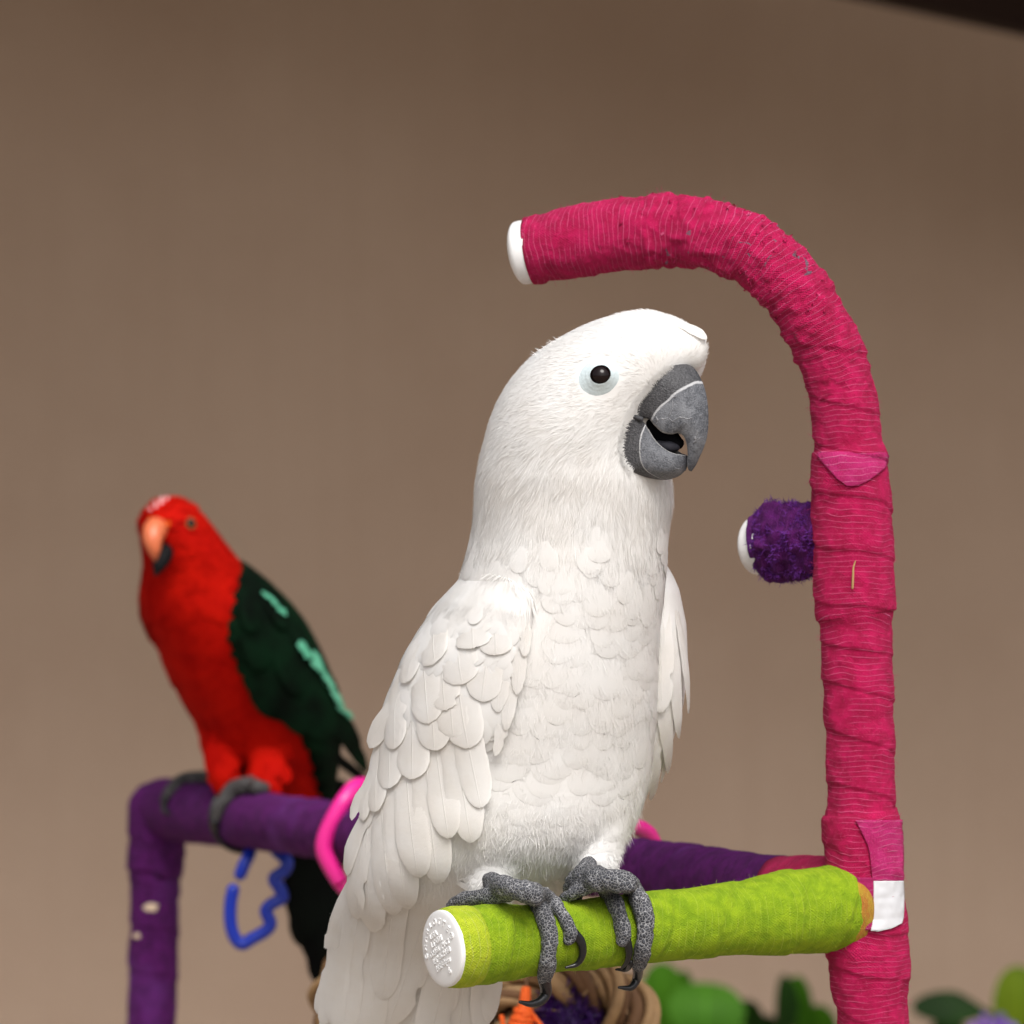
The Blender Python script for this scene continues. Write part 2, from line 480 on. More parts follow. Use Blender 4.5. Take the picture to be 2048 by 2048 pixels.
def ground_mat():
    m, nt, b = new_mat('tan_paving'); g = NT(nt); p = g.geo()
    n = g.noise(2.0, 5, 0.6, p); n2 = g.noise(90, 3, 0.6, p)
    c = g.mix(g.ramp(n, 0.3, 0.7), (0.25, 0.20, 0.155), (0.32, 0.265, 0.21))
    c = g.mix(g.math('MULTIPLY', g.ramp(n2, 0.5, 0.7), 0.4), c, (0.25, 0.2, 0.16))
    g.link(c, b.inputs['Base Color']); b.inputs['Roughness'].default_value = 0.9
    g.link(g.bump(n2, 0.4, 0.004), b.inputs['Normal'])
    return m
gd = mesh_obj('ground', [(-200, -200, 0), (200, -200, 0), (200, 200, 0), (-200, 200, 0)], [(0, 1, 2, 3)], ground_mat(), None, False)
tag(gd, kind='structure')

def box(x0, x1, y0, y1, z0, z1):
    v = [(x, y, z) for z in (z0, z1) for y in (y0, y1) for x in (x0, x1)]
    f = [(0, 2, 3, 1), (4, 5, 7, 6), (0, 1, 5, 4), (2, 6, 7, 3), (0, 4, 6, 2), (1, 3, 7, 5)]
    return np.array(v, float), f
WALL_Y = 4.9
wv, wf = box(-4, 4, WALL_Y, WALL_Y + 0.2, -0.02, 2.42)
wall = mesh_obj('building_wall', wv, wf, wall_mat(), None, False)
tag(wall, 'plain brown stuccoed house wall standing behind the perch stand', 'wall')

# eave over the wall: dark boarded soffit and a beam whose lower corner dips into the picture
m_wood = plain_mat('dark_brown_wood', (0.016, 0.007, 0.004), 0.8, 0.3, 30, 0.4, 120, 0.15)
roof = empty('roof_eave', (0, WALL_Y, 1.9), 'dark brown timber roof eave above the brown wall', 'roof')
def slab(name, pts_xz, y0, y1, parent):
    n = len(pts_xz)
    v = [(x, y0, z) for x, z in pts_xz] + [(x, y1, z) for x, z in pts_xz]
    f = [tuple(range(n - 1, -1, -1)), tuple(range(n, 2 * n))] + [(i, (i + 1) % n, n + (i + 1) % n, n + i) for i in range(n)]
    return mesh_obj(name, v, f, m_wood, parent, False)
def rz(x): return 1.672 - 0.22 * (x - 0.276)
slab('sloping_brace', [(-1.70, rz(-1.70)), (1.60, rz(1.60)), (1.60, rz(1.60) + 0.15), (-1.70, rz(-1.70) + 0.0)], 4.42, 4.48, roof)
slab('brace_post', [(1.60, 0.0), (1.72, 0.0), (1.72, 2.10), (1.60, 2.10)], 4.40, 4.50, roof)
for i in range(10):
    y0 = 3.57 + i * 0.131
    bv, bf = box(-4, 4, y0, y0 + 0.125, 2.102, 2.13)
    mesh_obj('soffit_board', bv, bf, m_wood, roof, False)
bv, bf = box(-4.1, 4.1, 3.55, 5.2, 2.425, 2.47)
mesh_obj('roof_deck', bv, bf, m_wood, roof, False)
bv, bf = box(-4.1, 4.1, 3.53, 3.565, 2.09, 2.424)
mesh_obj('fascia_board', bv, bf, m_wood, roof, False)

# ------------------------------------------------------------------ strands (fuzz, down)
def strands(base, direc, length, width, nrm, bend, side=None):
    """tapered two-segment blades; arrays (n,3),(n,3),(n,),(n,),(n,3),(n,)"""
    n = len(base)
    direc = direc / np.linalg.norm(direc, axis=1)[:, None]
    sd = np.cross(direc, nrm) if side is None else side
    sd /= (np.linalg.norm(sd, axis=1)[:, None] + 1e-9)
    mid = base + direc * (length * 0.55)[:, None] + nrm * (bend * 0.7)[:, None]
    tip = base + direc * length[:, None] + nrm * bend[:, None] * 0.9
    hw = (width / 2)[:, None]
    v = np.stack([base - sd * hw, base + sd * hw, mid - sd * hw * 0.8, mid + sd * hw * 0.8, tip], 1).reshape(-1, 3)
    i = np.arange(n)[:, None] * 5
    f = np.concatenate([i + np.array([[0, 1, 3]]), i + np.array([[0, 3, 2]]), i + np.array([[2, 3, 4]])], 0)
    return v, f

def fuzz(name, v, count, lmin, lmax, mat, parent, weight=None, width=0.00011, seed=1):
    """loose fibres standing off a tube mesh whose vertices (n,3) are given with outward normals computed from axis mesh"""
    r = np.random.default_rng(seed)
    pts, nrm = v
    pr = None if weight is None else weight / weight.sum()
    idx = r.choice(len(pts), count, p=pr)
    b = pts[idx]; nn = nrm[idx]
    d = nn * r.uniform(0.2, 1.0, (count, 1)) + r.normal(0, 0.6, (count, 3))
    ln = r.uniform(lmin, lmax, count) * r.uniform(0.4, 1, count)
    side = r.normal(0, 1, (count, 3)); side = np.cross(d, side)
    vv, ff = strands(b, d, ln, np.full(count, width), nn, r.normal(0, 0.0005, count), side)
    o = mesh_obj(name, vv, ff, mat, parent, True)
    tag(o, kind='stuff')
    return o

# ------------------------------------------------------------------ perch stand of wrapped pipes
def wrap_disp(seed, step=0.024, amp=0.0007, lump=0.0009, crinkle=0.0003, turns=1):
    def d(s, a, pts):
        h = s / step + turns * a / (2 * math.pi) + (vnoise(pts, 22, seed) - 0.5) * 1.1
        fr = h - np.floor(h)
        saw = np.where(fr < 0.93, fr / 0.93, (1 - fr) / 0.07)
        e = amp * (saw - 0.5) + lump * (vnoise(pts, 42, seed + 1) - 0.5) * 2
        e += crinkle * ((vnoise(pts, 190, seed + 2) - 0.5) * 2 + (vnoise(pts, 420, seed + 3) - 0.5) * 1.2)
        return e
    return d

def pipe_pts(rows, d0=None):
    """rows (px,py,r_px,d) -> (x,y,z,r)"""
    out = []
    for px, py, r, d in rows:
        p = P(px, py, d)
        out.append((p.x, p.y, p.z, r * K * d))
    return np.array(out)

def wrapped_pipe(name, rows, mat, parent, n, nseg, disp, dome=(0.25, 0.25)):
    a = pipe_pts(rows)
    q, s = spline(a[:, :3], n)
    # radius: piecewise linear along the path so that the edges of the fittings stay crisp
    sa = np.concatenate([[0], np.cumsum(np.linalg.norm(np.diff(a[:, :3], axis=0), axis=1))]); sa *= s[-1] / sa[-1]
    r = np.interp(s, sa, a[:, 3])
    r = np.convolve(np.pad(r, 2, mode='edge'), [0.15, 0.2, 0.3, 0.2, 0.15], 'valid')
    v, f, uv = sweep(q, r, nseg, disp, dome)
    o = mesh_obj(name, v, f, mat, parent, True, uv)
    ctr = np.repeat(q, nseg + 1, 0)
    nd = (len(v) - 2 - len(ctr)) // (nseg + 1)
    k0 = (0 if dome[0] <= 0 else 6) * (nseg + 1)
    body = v[k0:k0 + len(ctr)]
    nr = body - ctr; nr /= np.linalg.norm(nr, axis=1)[:, None]
    return o, (body, nr), q, r

stand = empty('perch_stand', P(1880, 6590, 2.45), 'bird perch stand of plastic pipes wrapped in pink, lime green and purple bandage', 'perch stand')
stand.location.z = 0.0

GA, GB = P(888, 1897, 2.335), P(1722, 1812, 2.45)        # axis of the lime perch
PD = 2.45
post_rows = [(1058, 503, 67, 2.480), (1074, 500, 68.5, 2.479), (1161, 482, 70, 2.472), (1272, 465, 74, 2.465), (1362, 462, 68, 2.46), (1436, 474, 67, 2.455), (1500, 500, 67, 2.452),
             (1558, 546, 66, 2.45), (1611, 610, 66, PD), (1648, 678, 67, PD), (1675, 747, 67, PD), (1691, 827, 67, PD), (1698, 893, 68, PD), (1699, 909, 77, PD),
             (1701, 960, 80, PD), (1704, 1060, 81, PD), (1709, 1190, 80, PD), (1710, 1225, 79, PD), (1712, 1250, 70, PD), (1717, 1378, 69, PD), (1722, 1560, 68, PD), (1723, 1618, 69, PD),
             (1724, 1634, 80, PD), (1728, 1740, 79, PD), (1733, 1830, 80, PD), (1736, 1900, 84, PD), (1741, 1965, 80, PD), (1744, 2010, 72, PD), (1748, 2060, 70, PD),
             (1760, 2500, 68, PD), (1800, 3600, 67, PD), (1860, 5500, 67, PD), (1880, 6500, 67, PD)]
_wd = wrap_disp(11, 0.0235, 0.0009, 0.0008, 0.00045)
def post_disp(s_, a_, pts):
    """the hook is chewed: rough ridges across the tube on its outer side"""
    hook = sstep(0.03, 0.07, s_) * (1 - sstep(0.15, 0.21, s_))
    n1 = vnoise(np.column_stack([s_ * 260, a_ * 3.0, s_ * 0]), 1.0, 15); n2 = vnoise(pts, 330, 16); n3 = vnoise(pts, 90, 17)
    rough = np.maximum(0, n1 - 0.45) * 0.0030 + np.maximum(0, n2 - 0.55) * 0.0026 - np.maximum(0, n3 - 0.68) * 0.004
    return _wd(s_, a_, pts) + hook * rough
post, post_s, post_q, post_r = wrapped_pipe('upright_post', post_rows[:-4], M['pink'], stand, 900, 120, post_disp, (0.0, 0.0))
post2, _, _, _ = wrapped_pipe('lower_post', post_rows[-5:], M['pink'], stand, 120, 24, None, (0.0, 0.0))
# frayed fibres, mostly along the top of the hook
wz = 0.15 + sstep(1.38, 1.44, post_s[0][:, 2]) * (post_s[1][:, 2] > -0.2) * 1.6
fuzz('loose_fibre', post_s, 2600, 0.0012, 0.0042, M['pink_fuzz'], post, wz, 0.00013, 5)
# torn tufts of bandage on the hook
def ragged(name, surf, sel, mat, parent, count, seed, size=(0.0015, 0.0042)):
    r = np.random.default_rng(seed)
    ids = np.nonzero(sel)[0]
    V, F, b = [], [], 0
    for _ in range(count):
        i = r.choice(ids); p = surf[0][i]; n = surf[1][i]
        t = np.cross(n, r.normal(0, 1, 3)); t /= np.linalg.norm(t); s2 = np.cross(n, t)
        L, W = r.uniform(*size), r.uniform(*size) * 0.9
        g = []
        for a in range(4):
            for c in range(4):
                u_, w_ = a / 3, c / 3 - 0.5
                g.append(p + t * (u_ * L) + s2 * (w_ * W * (1 - 0.5 * u_)) + n * (0.0002 + (u_ ** 1.5) * L * 0.35) + r.normal(0, 0.00028, 3))
        V.append(np.array(g)); F += [tuple(x) for x in grid_faces(4, 4, base=b)]; b += 16
    o = mesh_obj(name, np.vstack(V), F, mat, parent, True)
    tag(o, kind='stuff')
hz = post_s[0][:, 2]; hx = post_s[0][:, 0]
ragged('torn_bandage', post_s, (hx > P(1230, 0, PD).x) & (hx < P(1660, 0, PD).x) & (hz > P(0, 640, PD).z) & (post_s[1][:, 1] < 0.6), M['pink'], post, 60, 4, (0.0008, 0.0020))

def cap(name, c, axis, r, length, mat, parent, dome=0.35):
    axis = Vector(axis).normalized()
    pts = [c - axis * length, c - axis * length * 0.5, c]
    q = np.array([list(p) for p in pts])
    v, f, uv = sweep(np.array([np.array(c - axis * length * (1 - t)) for t in np.linspace(0, 1, 6)]), np.full(6, r), 48, None, (0.0, dome))
    return mesh_obj(name, v, f, mat, parent, True, uv)
hk0 = Vector(post_q[0]); hkd = (Vector(post_q[0]) - Vector(post_q[6])).normalized()
cap('end_cap', hk0 + hkd * 0.0038, hkd, 0.0146, 0.012, M['pvc'], post, 0.34)

# patches on the post: bandage overlaps, their sheen painted as paler pink, and the bare white plastic
POST_BVH = BVHTree.FromPolygons([tuple(p) for p in post_s[0]], [tuple(x) for x in grid_faces(900, 121)])
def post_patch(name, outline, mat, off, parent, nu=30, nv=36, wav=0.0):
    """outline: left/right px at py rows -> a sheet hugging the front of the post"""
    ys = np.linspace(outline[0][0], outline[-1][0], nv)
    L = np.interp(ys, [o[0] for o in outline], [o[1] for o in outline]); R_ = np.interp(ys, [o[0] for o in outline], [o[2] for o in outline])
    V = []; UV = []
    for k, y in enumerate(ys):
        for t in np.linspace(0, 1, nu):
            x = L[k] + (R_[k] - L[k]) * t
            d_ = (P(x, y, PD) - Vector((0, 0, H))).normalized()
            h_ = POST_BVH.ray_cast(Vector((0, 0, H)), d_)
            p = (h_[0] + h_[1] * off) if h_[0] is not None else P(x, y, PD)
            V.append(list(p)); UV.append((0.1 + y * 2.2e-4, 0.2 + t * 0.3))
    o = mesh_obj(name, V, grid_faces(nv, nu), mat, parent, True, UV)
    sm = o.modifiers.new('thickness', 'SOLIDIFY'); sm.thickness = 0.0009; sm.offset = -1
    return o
post_patch('painted_sheen_overlap', [(906, 1640, 1768), (912, 1636, 1774), (935, 1656, 1768), (958, 1676, 1740), (972, 1694, 1716)], M['pink_sheen'], 0.0003, post)
post_patch('painted_sheen_overlap', [(1640, 1712, 1800), (1690, 1735, 1803), (1730, 1742, 1803), (1762, 1744, 1803)], M['pink_sheen'], 0.0003, post)
post_patch('painted_sheen_overlap', [(1755, 1716, 1748), (1800, 1716, 1748), (1850, 1714, 1746), (1860, 1712, 1742)], M['pink_sheen'], 0.0003, post)
post_patch('bare_plastic', [(1762, 1746, 1802), (1800, 1746, 1804), (1835, 1744, 1803), (1848, 1743, 1800), (1856, 1742, 1780), (1862, 1742, 1752)], M['tape'], 0.0005, post)

# lime perch
def grow(x, r, t=None):
    p = GA.lerp(GB, (x - 888) / (1722 - 888)); return p
def lime_rows(lst):
    rows = []
    for f, r in lst:
        p = GA.lerp(GB, f); px, py = to_px(p); rows.append((px, py, r, p.y))
    return rows
perch, lime_s, lime_q, lime_r = wrapped_pipe('lime_perch', lime_rows([(0.000, 74), (0.012, 78), (0.03, 80), (0.10, 79.5), (0.155, 78), (0.185, 72), (0.25, 71), (0.4, 71), (0.55, 72), (0.70, 74), (0.76, 80), (0.82, 85), (0.90, 86), (0.955, 86)]),
                               M['lime'], stand, 420, 120, wrap_disp(31, 0.030, 0.0007, 0.0005, 0.00022), (0.0, 0.06))
fuzz('loose_fibre', lime_s, 1500, 0.0008, 0.0022, M['lime_fuzz'], perch, None, 0.00009, 6)
# olive rim where lime and pink bandage overlap
gax = (GA - GB).normalized()
rim_pts = []
rv, rf, ruv = sweep(np.array([np.array(GA.lerp(GB, f)) for f in np.linspace(0.935, 0.985, 8)]), np.array([83, 86, 87.5, 88, 87.5, 86, 82, 74]) * K * 2.44, 72, wrap_disp(41, 0.02, 0.0008, 0.0012, 0.0003), (0, 0))
mesh_obj('bandage_rim', rv, rf, M['olive'], perch, True, ruv)
# yellowed first turn of bandage round the cap
rv, rf, ruv = sweep(np.array([np.array(GA.lerp(GB, f)) for f in np.linspace(-0.002, 0.062, 10)]), np.array([74, 78.6, 80.4, 81.4, 81.9, 82, 82, 81.9, 81.6, 79.5]) * K * 2.34, 96, wrap_disp(31, 0.030, 0.0003, 0.0004, 0.0002), (0, 0))
mesh_obj('first_turn', rv, rf, M['lime_y'], perch, True, ruv)
# white pipe cap with raised lettering
capc = GA + gax * 0.0016
cap('end_cap', capc - gax * 0.0008, gax, 0.01655, 0.012, M['pvc'], perch, 0.10)
up = Vector((0, 0, 1)); cx_ = up.cross(gax).normalized(); cy_ = gax.cross(cx_).normalized()
def letters(txt, size):
    cu = bpy.data.curves.new('t', 'FONT'); cu.body = txt; cu.size = size; cu.extrude = 0.00036; cu.bevel_depth = 0.00004; cu.bevel_resolution = 1
    cu.align_x = 'CENTER'; cu.resolution_u = 3
    o = bpy.data.objects.new('t', cu); COL.objects.link(o)
    dg = bpy.context.evaluated_depsgraph_get(); ev = o.evaluated_get(dg); me = ev.to_mesh()
    v = np.array([list(x.co) for x in me.vertices]); f = [tuple(p.vertices) for p in me.polygons]
    ev.to_mesh_clear(); bpy.data.objects.remove(o); bpy.data.curves.remove(cu)
    return v, f
rot = math.radians(26)
cs, sn = math.cos(rot), math.sin(rot)
def place_text(v, ox, oy, a=0.0):
    x = v[:, 0] * math.cos(a) - v[:, 1] * math.sin(a) + ox; y = v[:, 0] * math.sin(a) + v[:, 1] * math.cos(a) + oy
    X, Y = x * cs - y * sn, x * sn + y * cs
    base = np.array(capc) + np.array(gax) * 0.00095
    rr = np.sqrt(X ** 2 + Y ** 2)
    hgt = 0.10 * 0.01655 * (np.sqrt(np.maximum(0, 1 - (rr / 0.0168) ** 2)) - 1)
    return base + np.outer(X, np.array(cx_)) + np.outer(Y, np.array(cy_)) + np.outer(v[:, 2] + hgt, np.array(gax))
TX = []
word = 'CHARLOTTE\u00ae'
for i, ch in enumerate(word):
    a = math.radians(90 + 84 - i * 168 / (len(word) - 1))
    v, f = letters(ch, 0.0036)
    TX.append((place_text(v, 0.0107 * math.cos(a), 0.0107 * math.sin(a), a - math.pi / 2), f))
for txt, y, sz, ox in (('USA', 0.0058, 0.0036, -0.0012), ('LT-001', 0.0024, 0.0036, 0.0), ('D2466  PVCI', -0.0010, 0.0033, 0.0006), ('3/4" SCH40', -0.0044, 0.0034, 0.0004), ('NSF\u00aepw', -0.0080, 0.0036, 0.0), ('6', -0.0125, 0.0040, 0.0030)):
    v, f = letters(txt, sz)
    TX.append((place_text(v, ox, y), f))
tv, tf, _ = join(TX)
mesh_obj('lettering', tv, tf, M['pvc'], perch, False)

# short purple stub perch behind the post
SA, SB = P(1532, 1090, 2.485), P(1704, 1078, 2.455)
stub, stub_s, _, _ = wrapped_pipe('stub_perch', [(*to_px(SA.lerp(SB, t)), r, SA.lerp(SB, t).y) for t, r in ((0, 66), (0.06, 74), (0.3, 79), (0.7, 78), (1, 74))], M['purple'], stand, 60, 72, wrap_disp(51, 0.01, 0.001, 0.0024, 0.0022), (0.1, 0))
fuzz('fuzzy_pile', stub_s, 5200, 0.0012, 0.0040, M['purple_fuzz'], stub, 0.05 + sstep(0.4, 0.7, vnoise(stub_s[0], 260, 3)), 0.00028, 8)
sax = (SA - SB).normalized()
cap('end_cap', SA + sax * 0.0052, sax, 0.0134, 0.012, M['pvc'], stub, 0.36)

# purple cross bar running back to the far leg
BA, BB = P(326, 1617, 3.2), P(1716, 1798, 2.46)
def bar_pt(f): return BA.lerp(BB, f)
bar_rows = []
for f, r in ((0, 0.0178), (0.06, 0.0176), (0.14, 0.0172), (0.17, 0.0163), (0.5, 0.0160), (0.78, 0.0156), (1, 0.0152)):
    p = bar_pt(f); bar_rows.append((*to_px(p), r / (K * p.y), p.y))
bar, bar_s, bar_q, bar_r = wrapped_pipe('cross_bar', bar_rows, M['purple'], stand, 460, 72, wrap_disp(61, 0.03, 0.0007, 0.0006, 0.0002), (0.95, 0))
# pink bandage carried on to the bar beside the post
rv, rf, ruv = sweep(np.array([np.array(bar_pt(f)) for f in np.linspace(0.915, 0.99, 10)]), np.array([0.0152, 0.0158, 0.0164, 0.0168, 0.017, 0.0172, 0.0174, 0.0176, 0.0178, 0.018]), 60, wrap_disp(71, 0.02, 0.0005, 0.0006, 0.0002), (0, 0))
mesh_obj('pink_turns', rv, rf, M['pink'], bar, True, ruv)
leg_rows = [(314, 1612, 58, 3.2), (313, 1650, 58.5, 3.2), (312, 1735, 58, 3.2), (311, 1748, 50, 3.2), (308, 1850, 49.5, 3.2), (302, 2048, 49, 3.2), (280, 3000, 49, 3.2), (250, 5240, 49, 3.2)]
leg, leg_s, _, _ = wrapped_pipe('leg', leg_rows[:6], M['purple'], stand, 240, 60, wrap_disp(81, 0.024, 0.0010, 0.0008, 0.0003), (0.85, 0))
wrapped_pipe('lower_leg', leg_rows[-3:], M['purple'], stand, 60, 24, None, (0, 0))
fuzz('loose_fibre', leg_s, 500, 0.001, 0.003, M['purple_fuzz'], leg, None, 0.00016, 9)
# worn holes on the far leg where pale plastic shows
def worn_spot(px, py, rx, ry, parent, seed):
    r = np.random.default_rng(seed); V = []; d0 = 3.2
    for k in range(16):
        a = k / 16 * 2 * math.pi; j = r.uniform(0.75, 1.15)
        x, y = px + rx * j * math.cos(a), py + ry * j * math.sin(a)
        c = 310 - (py - 1700) * 0.03; rr = 51.0
        dd = math.sqrt(max(0.0, 1 - min(0.98, abs((x - c) / rr)) ** 2)) * rr * K * d0
        V.append(P(x, y, d0 - dd - 0.0004))
    V.append(P(px, py, d0 - math.sqrt(1 - min(0.98, abs((px - (310 - (py - 1700) * 0.03)) / 51)) ** 2) * 51 * K * d0 - 0.0012))
    mesh_obj('worn_spot', [list(v) for v in V], [(k, (k + 1) % 16, 16) for k in range(16)], M['straw_pl'], parent, True)
M['straw_pl'] = plain_mat('aged_plastic', (0.62, 0.48, 0.34), 0.5)
worn_spot(301, 1815, 16, 9, leg, 3); worn_spot(273, 1872, 7, 6, leg, 4)
# floor pipes that carry the stand
for a, b in (((post_rows[-1][0], PD), (250, 3.2)),):
    p0 = P(1880, 6500, PD); p1 = P(250, 5240, 3.2); p0.z = p1.z = 0.0165
    tube('floor_pipe', [p0, p0.lerp(p1, 0.5), p1], 0.0162, M['purple'], stand, 24)
for q0, nm in ((P(1880, 6500, PD), 'floor_pipe'), (P(250, 5240, 3.2), 'floor_pipe')):
    dv = Vector((0.55, 0.83, 0)); a = q0 - dv * 0.25; b = q0 + dv * 0.25; a.z = b.z = 0.0165
    tube(nm, [a, a.lerp(b, 0.5), b], 0.0162, M['purple'], stand, 24)

# ------------------------------------------------------------------ birds: shared tools
class Loft:
    """stack of horizontal ellipses following a traced outline: rows (py, left, right, depth, half_depth_mm)"""
    def __init__(s, rows, sig=9):
        a = np.array(rows, float)
        s.y = np.arange(a[0, 0], a[-1, 0] + 1.0)
        g = np.exp(-0.5 * (np.arange(-3 * sig, 3 * sig + 1) / sig) ** 2); g /= g.sum()
        def c(k):
            w = np.interp(s.y, a[:, 0], a[:, k])
            lo = 2 * w[0] - w[1:3 * sig + 1][::-1]; hi = 2 * w[-1] - w[-3 * sig - 1:-1][::-1]
            return np.convolve(np.concatenate([lo, w, hi]), g, 'valid')
        L, R, D, Q = c(1), c(2), c(3), c(4) / 1000
        s.cx = (L + R) / 2; s.rx = np.maximum((R - L) / 2, 2); s.d = D; s.ry = np.maximum(Q, 0.002)
        s.y0, s.y1 = a[0, 0], a[-1, 0]
    def par(s, y):
        return [np.interp(y, s.y, k) for k in (s.cx, s.rx, s.d, s.ry)]
    def S(s, y, th):
        cx, rx, d, ry = s.par(y)
        return Vector(((cx - 1024) * K * d + rx * K * d * math.cos(th), d - ry * math.sin(th), H + (1024 - y) * K * d))
    def N(s, y, th):
        e = 1.5
        a = s.S(y + e, th) - s.S(y - e, th); b = s.S(y, th + 0.02) - s.S(y, th - 0.02)
        n = a.cross(b)
        n.normalize()
        c = s.S(y, th) - s.S(y, th + math.pi)
        return n if n.dot(c) > 0 else -n
    def find(s, px, py):
        """front-surface (y, th) seen at a photo pixel; th clamped at the outline"""
        y, th = py, math.pi / 2
        for _ in range(6):
            cx, rx, d, ry = s.par(y)
            df = d - ry * math.sin(th)
            X = (px - 1024) * K * df
            c = (X - (cx - 1024) * K * d) / (rx * K * d)
            th = math.acos(max(-1, min(1, c)))
            y = 1024 + (py - 1024) * df / d
            y = max(s.y0, min(s.y1, y))
        return y, th
    def at(s, px, py, off=0.0):
        y, th = s.find(px, py)
        th = max(math.radians(28), min(math.radians(152), th))
        n = s.N(y, th)
        p = s.S(y, th)
        ex = (px - 1024) * K * p.y - p.x                    # near and beyond the outline: carry on along the tangent
        tx = Vector((n.y, -n.x, 0)).normalized()
        if tx.x < 0: tx = -tx
        p = p + tx * (ex / max(0.35, tx.x))
        return p + n * off, n
    def mesh(s, step=6, nseg=56, y_from=None, y_to=None):
        ys = np.arange(y_from or s.y0, (y_to or s.y1) + 0.1, step)
        V = [list(s.S(y, 2 * math.pi * j / nseg)) for y in ys for j in range(nseg)]
        F = [tuple(x) for x in grid_faces(len(ys), nseg, True)]
        V.append(list(s.S(ys[0], 0) * 0.5 + s.S(ys[0], math.pi) * 0.5)); V.append(list(s.S(ys[-1], 0) * 0.5 + s.S(ys[-1], math.pi) * 0.5))
        n = len(V)
        for j in range(nseg):
            F.append((n - 2, (j + 1) % nseg, j)); b = (len(ys) - 1) * nseg
            F.append((n - 1, b + j, b + (j + 1) % nseg))
        return np.array(V), F

def capsule(a, b, ra, rb, n=14, nseg=20):
    c = np.array([list(a.lerp(b, t)) for t in np.linspace(0, 1, n)])
    v, f, uv = sweep(c, np.linspace(ra, rb, n), nseg, None, (1, 1))
    return weld(v, f)

def weld(v, f):
    bm = bmesh.new()
    vs = [bm.verts.new(tuple(p)) for p in v]
    for q in f:
        try: bm.faces.new([vs[i] for i in q])
        except ValueError: pass
    bmesh.ops.remove_doubles(bm, verts=bm.verts, dist=1e-6)
    bmesh.ops.recalc_face_normals(bm, faces=bm.faces)
    bm.verts.ensure_lookup_table(); bm.verts.index_update()
    V = np.array([list(p.co) for p in bm.verts]); F = [tuple(p.index for p in q.verts) for q in bm.faces]
    bm.free()
    return V, F

def feather_grid(C, N, W, q_r, taper=0.45, camber=0.0, Rs=0.055, jag=0.0, K_=18, M_=9, tip=0.24, sharp=2.0, curl=0.0, thick=0.0):
    """one feather on centre line C (list of Vector), normals N, half width W. returns verts, uv"""
    C = np.array([list(c) for c in C]); N = np.array([list(n) for n in N])
    s0 = np.linspace(0, 1, len(C))
    s = 1 - (1 - np.linspace(0, 1, K_)) ** 1.35
    C = np.stack([np.interp(s, s0, C[:, k]) for k in range(3)], 1); N = np.stack([np.interp(s, s0, N[:, k]) for k in range(3)], 1)
    T = np.gradient(C, axis=0); T /= np.linalg.norm(T, axis=1)[:, None]
    N = N - T * np.sum(N * T, 1)[:, None]; N /= np.linalg.norm(N, axis=1)[:, None]
    B = np.cross(T, N)
    w = W * (taper + (1 - taper) * sstep(0, 0.55, s))
    x = np.clip((s - (1 - tip)) / tip, 0, 1)
    w = w * np.maximum(0.02, (1 - x ** sharp)) ** (1 / sharp)
    q = np.linspace(-1, 1, M_)
    V = C[:, None, :] + B[:, None, :] * (w[:, None] * q[None, :])[..., None]
    sag = (w[:, None] * q[None, :]) ** 2 / (2 * Rs) + camber * np.abs(q[None, :]) ** 2 * w[:, None]
    ridge = 0.00022 * np.exp(-(q / 0.10) ** 2)[None, :]
    V = V - N[:, None, :] * (sag - ridge)[..., None]
    if jag > 0:
        j = q_r.normal(0, jag, (K_, M_)) * (np.abs(q)[None, :] > 0.99) * (s[:, None] > 0.3)
        V += B[:, None, :] * (j * np.sign(q)[None, :])[..., None]
        V[-1] += T[-1] * (q_r.normal(0, jag, M_))[:, None]
        # a split or two in the vane
        if q_r.random() < 0.55:
            k = int(q_r.integers(K_ // 2, K_ - 3)); sd = 0 if q_r.random() < 0.5 else M_ - 1
            V[k, sd] = V[k, sd] * 0.55 + C[k] * 0.45
            V[k, sd] -= N[k] * 0.0004
    u = np.repeat(q[None, :], K_, 0); vv = np.repeat(s[:, None], M_, 1)
    return V.reshape(-1, 3), np.stack([u, vv], -1).reshape(-1, 2), grid_faces(K_, M_)

